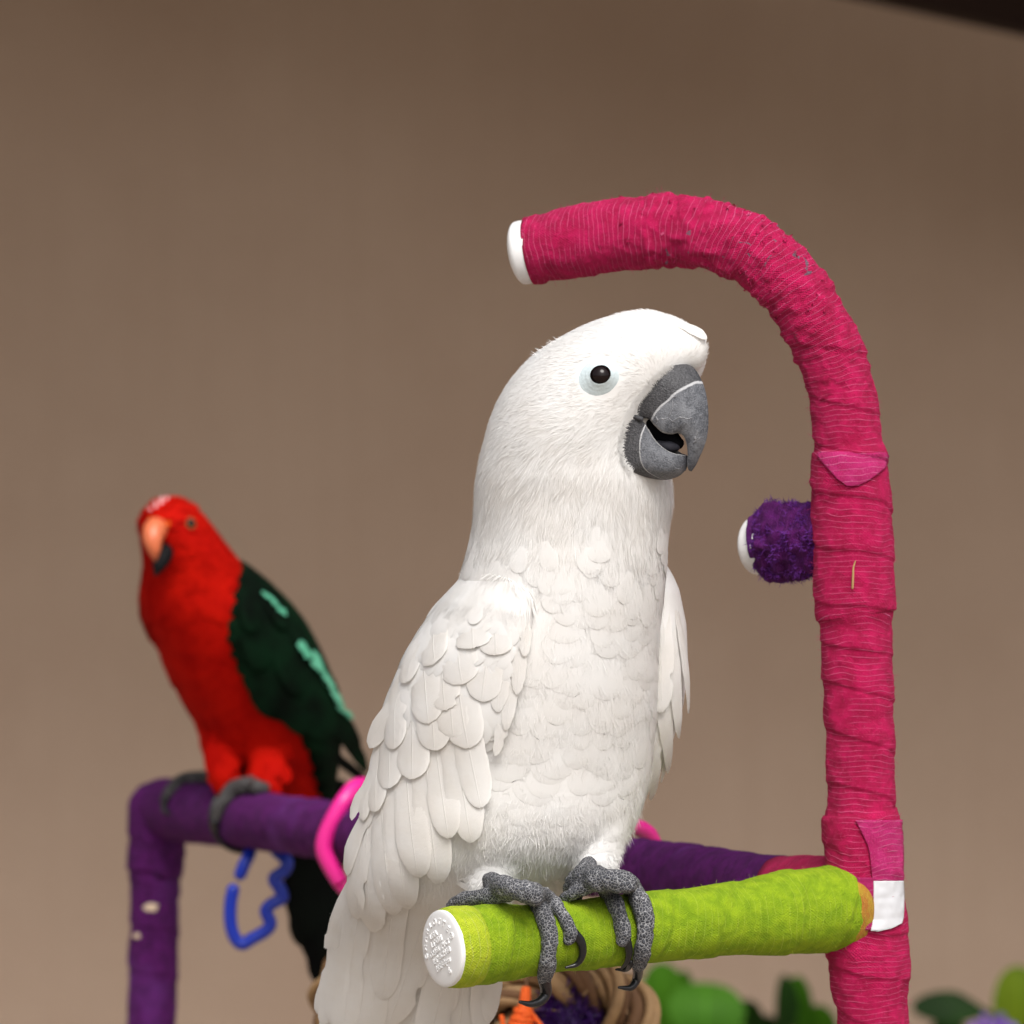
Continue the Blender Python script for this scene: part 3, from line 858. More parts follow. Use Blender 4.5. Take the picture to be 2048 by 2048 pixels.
def surf_feather(name, loft, root, end, w_px, off, mat, parent, lift=0.0008, bow=0.0, seed=0, jag=0.00012, d_extra=0.0, sink=0.0040, **kw):
    """feather lying on the loft from pixel root to pixel tip"""
    r = np.random.default_rng(seed)
    n = 10; C, N = [], []
    root, end = np.array(root, float), np.array(end, float)
    dirn = (end - root); per = np.array([-dirn[1], dirn[0]]) / np.linalg.norm(dirn)
    for t in np.linspace(0, 1, n):
        q = root + dirn * t + per * bow * math.sin(math.pi * t)
        if t < 0.7:
            cx_l, rx_l, _, _ = loft.par(min(max(q[1], loft.y0), loft.y1)); q[0] = min(max(q[0], cx_l - rx_l * 0.93), cx_l + rx_l * 0.95)
        p, nn = loft.at(q[0], q[1], off + lift * t * t + d_extra * t - sink * (1 - t) ** 2)
        C.append(p); N.append(nn)
    # smooth the line
    C = [C[0]] + [(C[i - 1] + C[i] * 2 + C[i + 1]) / 4 for i in range(1, n - 1)] + [C[-1]]
    v, uv, f = feather_grid(C, N, w_px * K * C[n // 2].y, r, jag=jag, **kw)
    # soft vanes: shade with the flowing surface rather than with every facet
    kk = np.array([list(x) for x in N]); rows_ = len(v) // 9 if 'M_' not in kw else len(v) // kw['M_']; cols_ = len(v) // rows_
    ss = np.linspace(0, 1, rows_); nb = np.stack([np.interp(ss, np.linspace(0, 1, n), kk[:, i]) for i in range(3)], 1)
    g3 = v.reshape(rows_, cols_, 3); bd = g3[:, -1] - g3[:, 0]; bd /= np.linalg.norm(bd, axis=1)[:, None] + 1e-9
    qq = np.linspace(-1, 1, cols_)
    cn_ = nb[:, None, :] + bd[:, None, :] * (qq * 0.16 + np.sign(qq) * np.abs(qq) ** 6 * 0.14)[None, :, None]
    td_ = np.gradient(g3[:, cols_ // 2], axis=0); td_ /= np.linalg.norm(td_, axis=1)[:, None] + 1e-9
    cn_ = cn_ + td_[:, None, :] * (0.18 * ss ** 10)[:, None, None]
    cn_ /= np.linalg.norm(cn_, axis=-1)[..., None]
    o = mesh_obj(name, v, f, mat, parent, True, uv, cn_.reshape(-1, 3))
    return o

def contour_feathers(pts, nrm, flow, length, width, r, nr=6, nc=13, lift=0.0011, base_off=0.0002, soft=0.35, bvh=None):
    """many small fringed feathers in one array set"""
    n = len(pts)
    T = flow - nrm * np.sum(flow * nrm, 1)[:, None]; T /= np.linalg.norm(T, axis=1)[:, None]
    # random yaw
    yaw = r.normal(0, 0.16, n)[:, None]
    B = np.cross(T, nrm); T = T * np.cos(yaw) + B * np.sin(yaw); B = np.cross(T, nrm)
    s = 1 - (1 - np.linspace(0, 1, nr)) ** 1.4
    q = np.linspace(-1, 1, nc)
    S_, Q_ = np.meshgrid(s, q, indexing='ij')
    wprof = (0.35 + 0.65 * sstep(0, 0.55, S_)) * np.sqrt(np.maximum(0.0, 1 - np.clip((S_ - 0.55) / 0.455, 0, 1) ** 2.2))
    V = np.zeros((n, nr, nc, 3))
    fr = r.normal(0, 0.006, (n, nc))
    L = length[:, None, None]; W = width[:, None, None]
    along = L * (S_[None] + 0.0 * Q_[None] + (S_[None] > 0.99) * fr[:, None, :])
    across = W * wprof[None] * Q_[None]
    lf = r.uniform(0.6, 1.5, n)[:, None, None] * lift
    base_off = base_off + r.uniform(0.0, 0.00035, n)[:, None, None]
    up = base_off + lf * S_[None] ** 1.4 - across ** 2 / (2 * 0.05) * 0.8 - along ** 2 / (2 * 0.075)
    V = pts[:, None, None, :] + T[:, None, None, :] * along[..., None] + B[:, None, None, :] * across[..., None] + nrm[:, None, None, :] * up[..., None]
    pn = None
    if bvh is not None:
        pn = np.zeros((V.reshape(-1, 3)).shape)
        W3 = V.reshape(-1, 3); hh = np.broadcast_to(base_off + lf * S_[None] ** 1.4, V.shape[:3]).reshape(-1)
        for i_ in range(len(W3)):
            q_ = bvh.find_nearest(Vector(W3[i_]))
            W3[i_] = q_[0] + q_[1] * float(hh[i_]); pn[i_] = q_[1]
        V = W3.reshape(V.shape)
    uv = np.broadcast_to(np.stack([Q_, S_], -1)[None], (n, nr, nc, 2)).reshape(-1, 2)
    f = grid_faces(nr, nc)
    F = (f[None] + (np.arange(n) * nr * nc)[:, None, None]).reshape(-1, 4)
    sn = nrm[:, None, None, :] + B[:, None, None, :] * (across / 0.05)[..., None] * 0.8 + T[:, None, None, :] * (along / 0.075 + soft * S_[None] ** 3)[..., None]
    if pn is not None:
        sn = nrm[:, None, None, :] * 0.5 + pn.reshape(V.shape) * 0.5 + T[:, None, None, :] * (soft * S_[None] ** 4)[..., None] + B[:, None, None, :] * (0.10 * Q_[None] ** 3)[..., None]
    sn = sn / np.linalg.norm(sn, axis=-1)[..., None]
    global BARBS
    k1 = max(1, nr - 3)
    BARBS = (V[:, k1].reshape(-1, 3), (T[:, None, :] + B[:, None, :] * (0.45 * q)[None, :, None] + nrm[:, None, :] * 0.02).reshape(-1, 3), np.repeat(nrm, nc, 0), np.repeat(length, nc))
    return V.reshape(-1, 3), F, uv, sn.reshape(-1, 3)
BARBS = None
def barbs(name, mat, parent, r, reps=1, frac=(0.14, 0.30), width=(0.00010, 0.00024)):
    # loose barb ends fringing the tips of the last set of contour feathers
    b_, d_, n_, l_ = BARBS
    b_, d_, n_, l_ = [np.repeat(x, reps, 0) for x in (b_, d_, n_, l_)]
    d_ = d_ + r.normal(0, 0.16, d_.shape); b_ = b_ + r.normal(0, 0.0003, b_.shape)
    m_ = len(b_)
    v, f = strands(b_, d_, l_ * r.uniform(*frac, m_), r.uniform(*width, m_), n_, r.uniform(0.0001, 0.0004, m_))
    nn_ = n_ + r.normal(0, 0.08, n_.shape); nn_ /= np.linalg.norm(nn_, axis=1)[:, None]
    o = mesh_obj(name, v, f, mat, parent, True, np.zeros((len(v), 2)), np.repeat(nn_, 5, 0)); tag(o, kind='stuff')

def sample_mesh(v, f, count, r, keep=None):
    tris = []
    for q in f:
        tris.append((q[0], q[1], q[2]))
        if len(q) == 4: tris.append((q[0], q[2], q[3]))
    t = np.array(tris); a, b, c = v[t[:, 0]], v[t[:, 1]], v[t[:, 2]]
    cr = np.cross(b - a, c - a); ar = np.linalg.norm(cr, axis=1)
    w = ar.copy()
    if keep is not None: w = w * keep((a + b + c) / 3)
    idx = r.choice(len(t), count, p=w / w.sum())
    u1, u2 = r.random(count), r.random(count); fl = u1 + u2 > 1; u1[fl], u2[fl] = 1 - u1[fl], 1 - u2[fl]
    p = a[idx] + (b - a)[idx] * u1[:, None] + (c - a)[idx] * u2[:, None]
    # smooth vertex normals
    vn = np.zeros_like(v)
    for k in range(3): np.add.at(vn, t[:, k], cr)
    vn /= np.linalg.norm(vn, axis=1)[:, None] + 1e-12
    n = vn[t[idx, 0]] * (1 - u1 - u2)[:, None] + vn[t[idx, 1]] * u1[:, None] + vn[t[idx, 2]] * u2[:, None]
    n /= np.linalg.norm(n, axis=1)[:, None]
    return p, n

def px_of(p):
    return 1024 + p[:, 0] / (K * p[:, 1]), 1024 - (p[:, 2] - H) / (K * p[:, 1])

# ------------------------------------------------------------------ white cockatoo
CK = Loft([(621, 1268, 1306, 2.386, 9), (628, 1230, 1340, 2.386, 17), (640, 1192, 1366, 2.386, 25), (655, 1158, 1388, 2.386, 31), (672, 1126, 1402, 2.386, 35), (690, 1094, 1411, 2.386, 38.5),
           (710, 1066, 1413, 2.386, 41), (735, 1040, 1409, 2.387, 43), (765, 1016, 1394, 2.388, 45), (800, 995, 1366, 2.389, 46), (840, 979, 1344, 2.390, 47), (880, 968, 1332, 2.391, 47),
           (920, 958, 1334, 2.392, 46.5), (955, 952, 1342, 2.392, 46), (1000, 948, 1347, 2.393, 45), (1040, 946, 1341, 2.394, 45), (1080, 940, 1336, 2.395, 45), (1120, 930, 1333, 2.396, 46),
           (1160, 918, 1330, 2.398, 47.5), (1200, 902, 1326, 2.400, 49), (1240, 874, 1320, 2.402, 51), (1300, 836, 1317, 2.405, 53.5), (1360, 808, 1316, 2.408, 55), (1420, 784, 1314, 2.411, 56),
           (1480, 766, 1308, 2.414, 56), (1540, 750, 1300, 2.415, 55), (1600, 740, 1288, 2.413, 53), (1660, 730, 1266, 2.412, 49), (1700, 724, 1240, 2.413, 45), (1740, 716, 1206, 2.417, 40),
           (1780, 702, 1165, 2.424, 35), (1820, 682, 1085, 2.436, 28), (1860, 670, 1026, 2.443, 24), (1900, 662, 1000, 2.448, 21), (1950, 654, 985, 2.453, 18), (2000, 645, 975, 2.458, 15),
           (2060, 640, 965, 2.464, 12), (2130, 648, 950, 2.471, 10), (2230, 680, 920, 2.481, 8), (2330, 750, 860, 2.491, 4)])
ck = empty('cockatoo', P(1110, 1800, 2.37), 'white cockatoo with grey beak gripping the lime green perch', 'cockatoo')
bv, bf = CK.mesh(5, 64)
parts = [weld(bv, bf),
         capsule(P(1215, 1560, 2.405), P(1190, 1724, 2.385), 0.0140, 0.0095),          # far thigh
         capsule(P(1010, 1600, 2.402), P(985, 1768, 2.377), 0.0160, 0.0100),           # near thigh
         capsule(P(1260, 700, 2.374), P(1368, 700, 2.366), 0.0170, 0.0105)]            # brow above the beak
bv, bf, _ = join([(p[0], p[1]) for p in parts])
cb_v, cb_f = remesh(bv, bf, 0.0017, 6, 0.5)
body = mesh_obj('body', cb_v, cb_f, M['white_s'], ck)
CKB = BVHTree.FromPolygons([tuple(p) for p in cb_v], cb_f)
EYE0 = Vector((0, 0, H))
def hit(px, py, bvh=CKB):
    d = (P(px, py, 2.4) - EYE0).normalized()
    h = bvh.ray_cast(EYE0, d)
    return (h[0], h[1]) if h[0] is not None else (None, None)

# the far eye: the near one mirrored over the middle plane of the head
_hl = Vector((-math.cos(math.radians(68)), -math.sin(math.radians(68)), 0))
_mc, _ = hit(1284, 834); _bo = _mc - _hl * 0.0108
_e1, _n1 = hit(1202, 752)
_q = CKB.find_nearest(_e1 - _hl * (2 * (_e1 - _bo).dot(_hl)))
EYE2, EYE2N = _q[0], _q[1]
# which way the feathers run: away from the beak on the head, down and back on the body
BK = np.array(P(1335, 815, 2.350))
def ck_flow(p):
    px, py = px_of(p)
    a = p - BK; a /= np.linalg.norm(a, axis=1)[:, None]
    a = a + np.array([-0.25, 0.25, -0.35])
    b = np.stack([-0.10 - 0.25 * sstep(1500, 1900, py) + 0.0004 * (px - 1100), np.full(len(p), 0.22), np.full(len(p), -1.0)], 1)
    w = sstep(830, 1040, py)[:, None]
    return a * (1 - w) + b * w

# --- contour feathers: breast, belly, neck
def keep_b(c):
    px, py = px_of(c); return sstep(1010, 1230, py) * (py < 1800) + 1e-9
r_ = np.random.default_rng(21)
p_, n_ = sample_mesh(cb_v, cb_f, 2300, r_, keep_b)
px_, py_ = px_of(p_)
ln = 0.0110 + 0.0085 * sstep(1050, 1300, py_); wd = 0.0044 + 0.0034 * sstep(1050, 1300, py_)
ln *= r_.uniform(0.8, 1.25, len(ln)); wd *= r_.uniform(0.85, 1.2, len(ln))
v, f, uv, cn = contour_feathers(p_, n_, ck_flow(p_), ln, wd, r_, nr=8, nc=11, lift=0.00022, base_off=0.0001, soft=0.14, bvh=CKB)
o = mesh_obj('breast_feathers', v, f, M['white_s'], body, True, uv, cn); tag(o, kind='stuff')
barbs('breast_barbs', M['white_s'], body, r_)
# --- fine hair-like barbs over head, neck and breast
def keep_h(c):
    px, py = px_of(c); return np.where(py < 1170, 1.0, 0.62) * (py < 1800)
cnt = 105000
p_, n_ = sample_mesh(cb_v, cb_f, cnt, r_, keep_h)
px_, py_ = px_of(p_)
# leave the bare skin round the eye and the beak free
ok = (((px_ - 1207) / 46) ** 2 + ((py_ - 755) / 45) ** 2 > 1) | (p_[:, 1] > 2.40)
ok &= np.linalg.norm(p_ - np.array(EYE2), axis=1) > 0.0100
p_, n_, px_, py_ = p_[ok], n_[ok], px_[ok], py_[ok]
fl = ck_flow(p_); fl = fl - n_ * np.sum(fl * n_, 1)[:, None]; fl /= np.linalg.norm(fl, axis=1)[:, None]
cl = vnoise(p_, 160, 5)[:, None] - 0.5; cl2 = vnoise(p_, 420, 6)[:, None] - 0.5
sd = np.cross(fl, n_); fl = fl + sd * (cl * 0.9 + cl2 * 0.5) + n_ * 0.05
ln = (0.0038 + 0.0035 * sstep(800, 1000, py_)) * r_.uniform(0.6, 1.3, len(p_))
v, f = strands(p_ - n_ * 0.0002, fl, ln, r_.uniform(0.00012, 0.00030, len(p_)), n_, r_.uniform(0.0001, 0.0007, len(p_)))
nn = np.repeat(n_ * 0.85 + fl * 0.0 + r_.normal(0, 0.10, n_.shape), 5, 0); nn /= np.linalg.norm(nn, axis=1)[:, None]
o = mesh_obj('head_down', v, f, M['white_s'], body, True, np.zeros((len(v), 2)), nn); tag(o, kind='stuff')

# --- crest lying flat along the crown, its tips lifting at the nape
a = P(1380, 658, 2.362); b = P(1411, 676, 2.360)
v, uv, f = feather_grid([P(1340, 646, 2.366), P(1375, 653, 2.362), P(1398, 665, 2.360), P(1413, 678, 2.3595)], [Vector((0.2, -0.5, 0.85))] * 4, 0.0042, r_, tip=0.6, K_=12, M_=7)
mesh_obj('crest_feather', v, f, M['white_w'], body, True, uv)
# wispy tufts at the nape
tb, td = [], []
for k in range(22):
    x = random.uniform(1070, 1150); h0, h1 = hit(x, 0) if False else (None, None)
    y, th = None, None
    yy = np.interp(x, [1040, 1066, 1094, 1126, 1158], [735, 710, 690, 672, 655])
    p, n = CK.at(x, yy + 2, 0.0)
    tb.append(list(p - n * 0.001)); td.append([-0.9 + random.uniform(-.2, .2), random.uniform(-.2, .3), 0.45 + random.uniform(-.4, .3)])
tb, td = np.array(tb), np.array(td)
v, f = strands(tb, td, np.random.default_rng(4).uniform(0.0015, 0.0040, len(tb)), np.full(len(tb), 0.00026), np.tile([0, -1.0, 0], (len(tb), 1)), np.zeros(len(tb)))
o = mesh_obj('nape_wisps', v, f, M['white_s'], body, True, np.zeros((len(v), 2))); tag(o, kind='stuff')

# --- eyes
HEAD_F = Vector((math.sin(math.radians(68)), -math.cos(math.radians(68)), 0))     # where the head looks
HEAD_L = Vector((-HEAD_F.y * -1, 0, 0))
HEAD_L = Vector((-math.cos(math.radians(68)), -math.sin(math.radians(68)), 0))    # towards the bird's right cheek
ep, en = hit(1202, 752)
def make_eye(c, n, parent):
    n = n.normalized(); t1 = n.cross(Vector((0, 0, 1))).normalized(); t2 = n.cross(t1).normalized()
    ring = []
    nr, na = 22, 48; V = []
    for i in range(nr):
        f_ = i / (nr - 1)
        for j in range(na):
            a = 2 * math.pi * j / na
            R_ = (0.0043 + (0.0098 + 0.0012 * math.cos(a - 0.5) - 0.0043) * f_) * (1 + 0.05 * math.sin(a * 2 + 1))
            hgt = 0.0026 * (1 - f_) ** 1.5 * math.cos(f_ * 1.1) + 0.00009 * math.sin(f_ * 24 + 1.6 * math.sin(a * 2 + 1) + 0.9 * math.sin(a * 5) + 0.7 * math.sin(a * 11 + f_ * 9)) * (1 - f_ * 0.6)
            p = c + t1 * (R_ * math.cos(a)) + t2 * (R_ * math.sin(a))
            q = CKB.find_nearest(p)
            base = q[0] if q[0] is not None else p
            V.append(list(base + n * (hgt + 0.0010 * (1 - f_) - 0.0002 - 0.0006 * f_ ** 4)))
    o = mesh_obj('eyelid_skin', V, grid_faces(nr, na, True), M['eye_skin'], parent)
    # eyeball
    me = bmesh.new(); bmesh.ops.create_uvsphere(me, u_segments=32, v_segments=20, radius=0.0052)
    vv = np.array([list(x.co) for x in me.verts]); ff = [tuple(x.index for x in q.verts) for q in me.faces]; me.free()
    mesh_obj('eye', vv + np.array(c - n * 0.0007), ff, M['eye'], parent)
make_eye(ep, en, body)
make_eye(EYE2, EYE2N, body)
# --- beak: patches between traced edges, mirrored over the bird's middle plane
mc, _ = hit(1284, 834)
BO = mc - HEAD_L * 0.0108                                   # a point on the middle plane
def Q(px, py, lat):
    d = (P(px, py, 2.4) - EYE0).normalized()
    t = (lat + (BO - EYE0).dot(HEAD_L)) / d.dot(HEAD_L)
    return EYE0 + d * t
def lat_of(p): return (p - BO).dot(HEAD_L)
def mirror(v):
    v = np.asarray(v); L = np.array(HEAD_L); d = (v - np.array(BO)) @ L
    return v - 2 * d[:, None] * L
def onhead(px, py, inn=0.0012):
    p, n = hit(px, py)
    return p - n * inn
def rs(pts, n):
    return spline(np.array([list(p) for p in pts]), n)[0]
def coons(u0, u1, v0, v1):
    """u0,u1: curves at u=0,1 running in v; v0,v1: curves at v=0,1 running in u"""
    nv, nu = len(u0), len(v0)
    u = np.linspace(0, 1, nu)[None, :, None]; v = np.linspace(0, 1, nv)[:, None, None]
    A = (1 - u) * u0[:, None] + u * u1[:, None]; B = (1 - v) * v0[None] + v * v1[None]
    C = (1 - u) * (1 - v) * u0[0] + u * (1 - v) * u1[0] + (1 - u) * v * u0[-1] + u * v * u1[-1]
    return A + B - C
NB, NU = 40, 26
mm = 0.001
cul = [Q(1362, 726, 0), Q(1386, 734, 0), Q(1404, 762, 0), Q(1413.5, 794, 0), Q(1417, 830, 0), Q(1415.5, 865, 0), Q(1410, 889, 0), Q(1399, 915, 0), Q(1391, 932, 0), Q(1383, 943, 0)]
base_px = [(1346, 731), (1329, 742), (1311, 757), (1294, 779), (1277, 800), (1262, 822)]
bb = [cul[0]] + [onhead(x, y) for x, y in base_px] + [onhead(1257, 838)]
tom = [bb[-1], onhead(1276, 837, 0.0), Q(1297, 838, 10.0 * mm), Q(1308, 850, 9.6 * mm), Q(1325, 865, 8.8 * mm), Q(1343, 868.5, 7.7 * mm), Q(1358, 866, 6.4 * mm), Q(1370, 878, 5.0 * mm), Q(1375, 903, 3.6 * mm), Q(1374, 928, 2.2 * mm), Q(1377, 940, 1.0 * mm), cul[-1]]
u0, u1 = rs(cul, NB), rs(tom, NB); v0 = rs(bb, NU); v1 = np.repeat(u0[-1:], NU, 0)
G = coons(u0, u1, v0, v1)
# swell the sides so that the horn is rounded
sw = np.sin(np.linspace(0, math.pi, NU))[None, :] * np.sin(np.linspace(0.25, math.pi, NB))[:, None]
G = G + np.array(HEAD_L) * (sw * 0.0028)[..., None]
G = G + np.array(HEAD_F) * (sw * 0.0008)[..., None]
uvb = np.stack(np.meshgrid(np.linspace(0, 1, NB), np.linspace(0, 1, NU), indexing='ij')[::-1], -1).reshape(-1, 2)
gv = G.reshape(-1, 3); gm = mirror(gv); gf = grid_faces(NB, NU)
V = np.vstack([gv, gm]); F = np.vstack([gf, gf[:, ::-1] + len(gv)])
def close_beak(name, V, F, uv, mat, thick):
    o = mesh_obj(name, V, F, mat, ck, True, uv)
    bm = bmesh.new(); bm.from_mesh(o.data); bmesh.ops.remove_doubles(bm, verts=bm.verts, dist=0.00015)
    bmesh.ops.recalc_face_normals(bm, faces=bm.faces); bm.to_mesh(o.data); bm.free()
    sm = o.modifiers.new('thickness', 'SOLIDIFY'); sm.thickness = thick; sm.offset = -1
    return o
upper = close_beak('upper_beak', V, F, np.vstack([uvb, uvb]), M['beak'], 0.0013)
# lower mandible
lb_px = [(1256, 842), (1247, 862), (1244, 884), (1245, 908), (1252, 930), (1266, 944)]
def onh(px, py):
    p, n = hit(px, py); return p
lb = [onhead(1264, 834, 0.0008)] + [onh(x, y) for x, y in lb_px] + [Q(1290, 954, 5.5 * mm), Q(1312, 959, 0.0)]
gon = [lb[-1], Q(1336, 959.5, 0), Q(1358, 952, 0), Q(1372, 940, 0)]
top = [lb[0], onhead(1280, 838, -0.0006), Q(1297, 858, 9.3 * mm), Q(1311, 880, 8.7 * mm), Q(1329, 897, 7.2 * mm), Q(1346, 906, 5.4 * mm), Q(1361, 909, 3.4 * mm), Q(1375, 912, 0.0)]
u0, u1 = rs(top, NB), rs(gon, NB); v0 = rs(lb, NU); v1 = rs([top[-1], Q(1377, 922, 0), gon[-1]], NU)
G = coons(u0, u1, v0, v1)
sw = np.sin(np.linspace(0, math.pi, NU))[None, :] * np.sin(np.linspace(0.15, math.pi, NB))[:, None]
G = G + np.array(HEAD_L) * (sw * 0.0022)[..., None] + np.array(HEAD_F) * (sw * 0.0010)[..., None]
uvl = uvb.copy(); uvl[:, 0] = 1 - uvl[:, 0]
gv = G.reshape(-1, 3); gm = mirror(gv)
lower = close_beak('lower_beak', np.vstack([gv, gm]), np.vstack([gf[:, ::-1], gf + len(gv)]), np.vstack([uvl, uvl]), M['beak'], 0.0013)
gp = onhead(1268, 835, 0.0006)
v, f, uv = sweep(np.array([list(gp + Vector((-0.001, 0, 0.0006))), list(gp + Vector((0.0010, -0.0002, 0.0))), list(gp + Vector((0.0034, -0.0004, -0.0008)))]), np.array([0.0007, 0.0010, 0.0011]), 14, None, (1, 1))
mesh_obj('gape_skin', v, f, M['gape'], ck)
# feather fringe lapping over the base of the beak
fb, fd, fn = [], [], []
rr9 = np.random.default_rng(55)
border = [(1346, 729), (1329, 740), (1311, 755), (1294, 777), (1277, 798), (1262, 820), (1255, 838), (1246, 862), (1242, 884), (1243, 908), (1250, 930), (1264, 945)]
bq, _ = spline(np.array([(x, y, 0.0) for x, y in border]), 500)
for x, y, _z in bq:
    for _k in range(3):
        h0, h1 = hit(x - rr9.uniform(1, 7), y + rr9.uniform(-3, 3))
        if h0 is None: continue
        dv = Vector((BK[0], BK[1], BK[2])) - h0; dv = dv.normalized() + Vector((rr9.normal(0, .5), -0.35, rr9.normal(-0.2, .5)))
        fb.append(list(h0)); fd.append(list(dv)); fn.append(list(h1))
fb, fd, fn = np.array(fb), np.array(fd), np.array(fn)
v, f = strands(fb, fd, rr9.uniform(0.0010, 0.0030, len(fb)), np.full(len(fb), 0.00030), fn, rr9.uniform(0.0002, 0.0008, len(fb)))
o = mesh_obj('face_fringe', v, f, M['white_s'], body, True, np.zeros((len(v), 2)), np.repeat(fn, 5, 0)); tag(o, kind='stuff')
# dark mouth and tongue between the halves
mid = lambda x, y, l=0.0: Q(x, y, l)
v, f, uv = sweep(np.array([list(Q(1296, 850, 1 * mm)), list(Q(1316, 862, 0)), list(Q(1340, 876, 0)), list(Q(1358, 888, 0))]), np.array([0.0066, 0.0060, 0.0045, 0.0025]), 18, None, (0.4, 0.8))
mesh_obj('mouth', v, f, M['mouth'], ck)
tube('tongue', [Q(1318, 890, 3.5 * mm), Q(1338, 893, 3.0 * mm), Q(1352, 894, 1.5 * mm)], [0.0022, 0.0025, 0.0018], M['tongue'], ck, 14)

# --- near wing: a padded shell over the bird's side, then rows of coverts and flight feathers
EDGE = [(1138, 960), (1150, 1012), (1165, 1042), (1185, 1062), (1205, 1070), (1250, 1066), (1335, 1045), (1410, 1018), (1475, 996), (1520, 980), (1580, 940), (1640, 890), (1700, 840)]
ey = [e[0] for e in EDGE]; ex = [e[1] for e in EDGE]
WT = 0.0055
ys = np.linspace(1132, 1700, 90); NV = 40; V = []
for y in ys:
    xf = np.interp(y, ey, ex)
    yy, th0 = CK.find(xf, y)
    th1 = math.radians(228)
    for j in range(NV):
        t = j / (NV - 1)
        th = th0 + (th1 - th0) * t ** 1.25
        prof = min(1.0, math.sqrt(max(0, 1 - (1 - min(1, t / 0.10)) ** 2))) * min(1.0, (1 - t) / 0.15)
        topf = float(sstep(1128, 1225, y)) * (1 - float(sstep(1400, 1580, y)))
        p = CK.S(yy, th); n = CK.N(yy, th)
        V.append(list(p + n * (WT * prof * topf - 0.0012)))
V = np.array(V)
wing = mesh_obj('wing', V, grid_faces(len(ys), NV), M['white_s'], ck)
wn_v = V; wn_f = [tuple(x) for x in grid_faces(len(ys), NV)]
# small scapular and lesser coverts as fringed feathers in one sheet
def keep_w(c):
    px, py = px_of(c); return (py < 1420) * (py > 1136) * 1.0
r_ = np.random.default_rng(77)
p_, n_ = sample_mesh(wn_v, wn_f, 520, r_, lambda c: sstep(1180, 1300, px_of(c)[1]) * (px_of(c)[1] < 1430) * (px_of(c)[0] < np.interp(px_of(c)[1], ey, ex) - 45) + 1e-9)
s_ = np.sum(n_ * (p_ - np.array(P(1050, 1400, 2.41))), 1) < 0; n_[s_] *= -1
px_, py_ = px_of(p_)
fl = np.stack([-0.10 + 0.0016 * (px_ - 960), np.full(len(p_), 0.12), np.full(len(p_), -1.0)], 1)
k_ = sstep(1150, 1400, py_)
v, f, uv, cn = contour_feathers(p_, n_, fl, (0.0085 + 0.0085 * k_) * r_.uniform(.9, 1.15, len(p_)), (0.0038 + 0.0036 * k_) * r_.uniform(.9, 1.15, len(p_)), r_, nr=9, nc=13, lift=0.00025, base_off=0.0001, soft=0.15)
o = mesh_obj('lesser_coverts', v, f, M['white_s'], wing, True, uv, cn); tag(o, kind='stuff')
p_, n_ = sample_mesh(wn_v, wn_f, 16000, r_, lambda c: (px_of(c)[1] < 1330) * 1.0)
s_ = np.sum(n_ * (p_ - np.array(P(1050, 1400, 2.41))), 1) < 0; n_[s_] *= -1
px_, py_ = px_of(p_)
fl = np.stack([-0.15 + 0.0016 * (px_ - 960), np.full(len(p_), 0.12), np.full(len(p_), -1.0)], 1)
fl = fl - n_ * np.sum(fl * n_, 1)[:, None]; fl /= np.linalg.norm(fl, axis=1)[:, None]
fl += np.cross(fl, n_) * (vnoise(p_, 200, 8)[:, None] - 0.5) * 0.8
v, f = strands(p_ - n_ * 0.0002, fl, r_.uniform(0.004, 0.009, len(p_)), r_.uniform(0.00015, 0.00035, len(p_)), n_, r_.uniform(0.0001, 0.0006, len(p_)))
o = mesh_obj('shoulder_down', v, f, M['white_s'], wing, True, np.zeros((len(v), 2)), np.repeat(n_, 5, 0)); tag(o, kind='stuff')
# leading-edge feathers, long and smooth along the front of the wing
seed = 500
for (a, b, w) in [((985, 1235), (978, 1400), 24), ((1010, 1230), (1000, 1420), 22), ((1036, 1330), (994, 1508), 13), ((1040, 1260), (1014, 1455), 15), ((1050, 1225), (1036, 1385), 15), ((1056, 1222), (1052, 1310), 12)]:
    surf_feather('feather', CK, a, b, w, WT - 0.0006, M['white_w'], wing, 0.0006, seed=seed, tip=0.35); seed += 1
# visible rows, uppermost rows last and highest
rows = [
    # (level, [(root, tip, half width)])
    (0, [((760, 1560), (690, 2075), 26), ((775, 1600), (708, 2110), 28), ((800, 1620), (736, 2080), 26), ((735, 1560), (672, 2040), 22), ((820, 1600), (768, 1990), 26), ((735, 1540), (668, 1896), 18), ((735, 1560), (654, 2044), 20)]),
    (1, [((930, 1400), (968, 1612), 27), ((905, 1420), (946, 1674), 31), ((880, 1470), (908, 1668), 28), ((860, 1460), (882, 1749), 33), ((820, 1500), (842, 1738), 33), ((800, 1500), (818, 1795), 32), ((765, 1520), (790, 1808), 32), ((745, 1560), (752, 1847), 31), ((742, 1580), (722, 1822), 25), ((732, 1540), (712, 1740), 18)]),
    (2, [((925, 1330), (948, 1492), 34), ((870, 1330), (886, 1500), 35), ((905, 1350), (920, 1470), 30), ((835, 1390), (842, 1560), 36), ((790, 1410), (803, 1580), 36), ((768, 1450), (776, 1625), 33), ((750, 1480), (752, 1642), 25), ((742, 1500), (722, 1640), 16)]),
    (3, [((860, 1290), (876, 1445), 37), ((800, 1340), (812, 1500), 35), ((930, 1250), (936, 1368), 36), ((895, 1290), (905, 1420), 33), ((785, 1370), (764, 1498), 26), ((985, 1230), (972, 1400), 30)]),
    (4, [((950, 1222), (958, 1300), 34), ((890, 1230), (893, 1330), 34), ((835, 1260), (838, 1370), 32), ((990, 1225), (1000, 1310), 28)]),
]
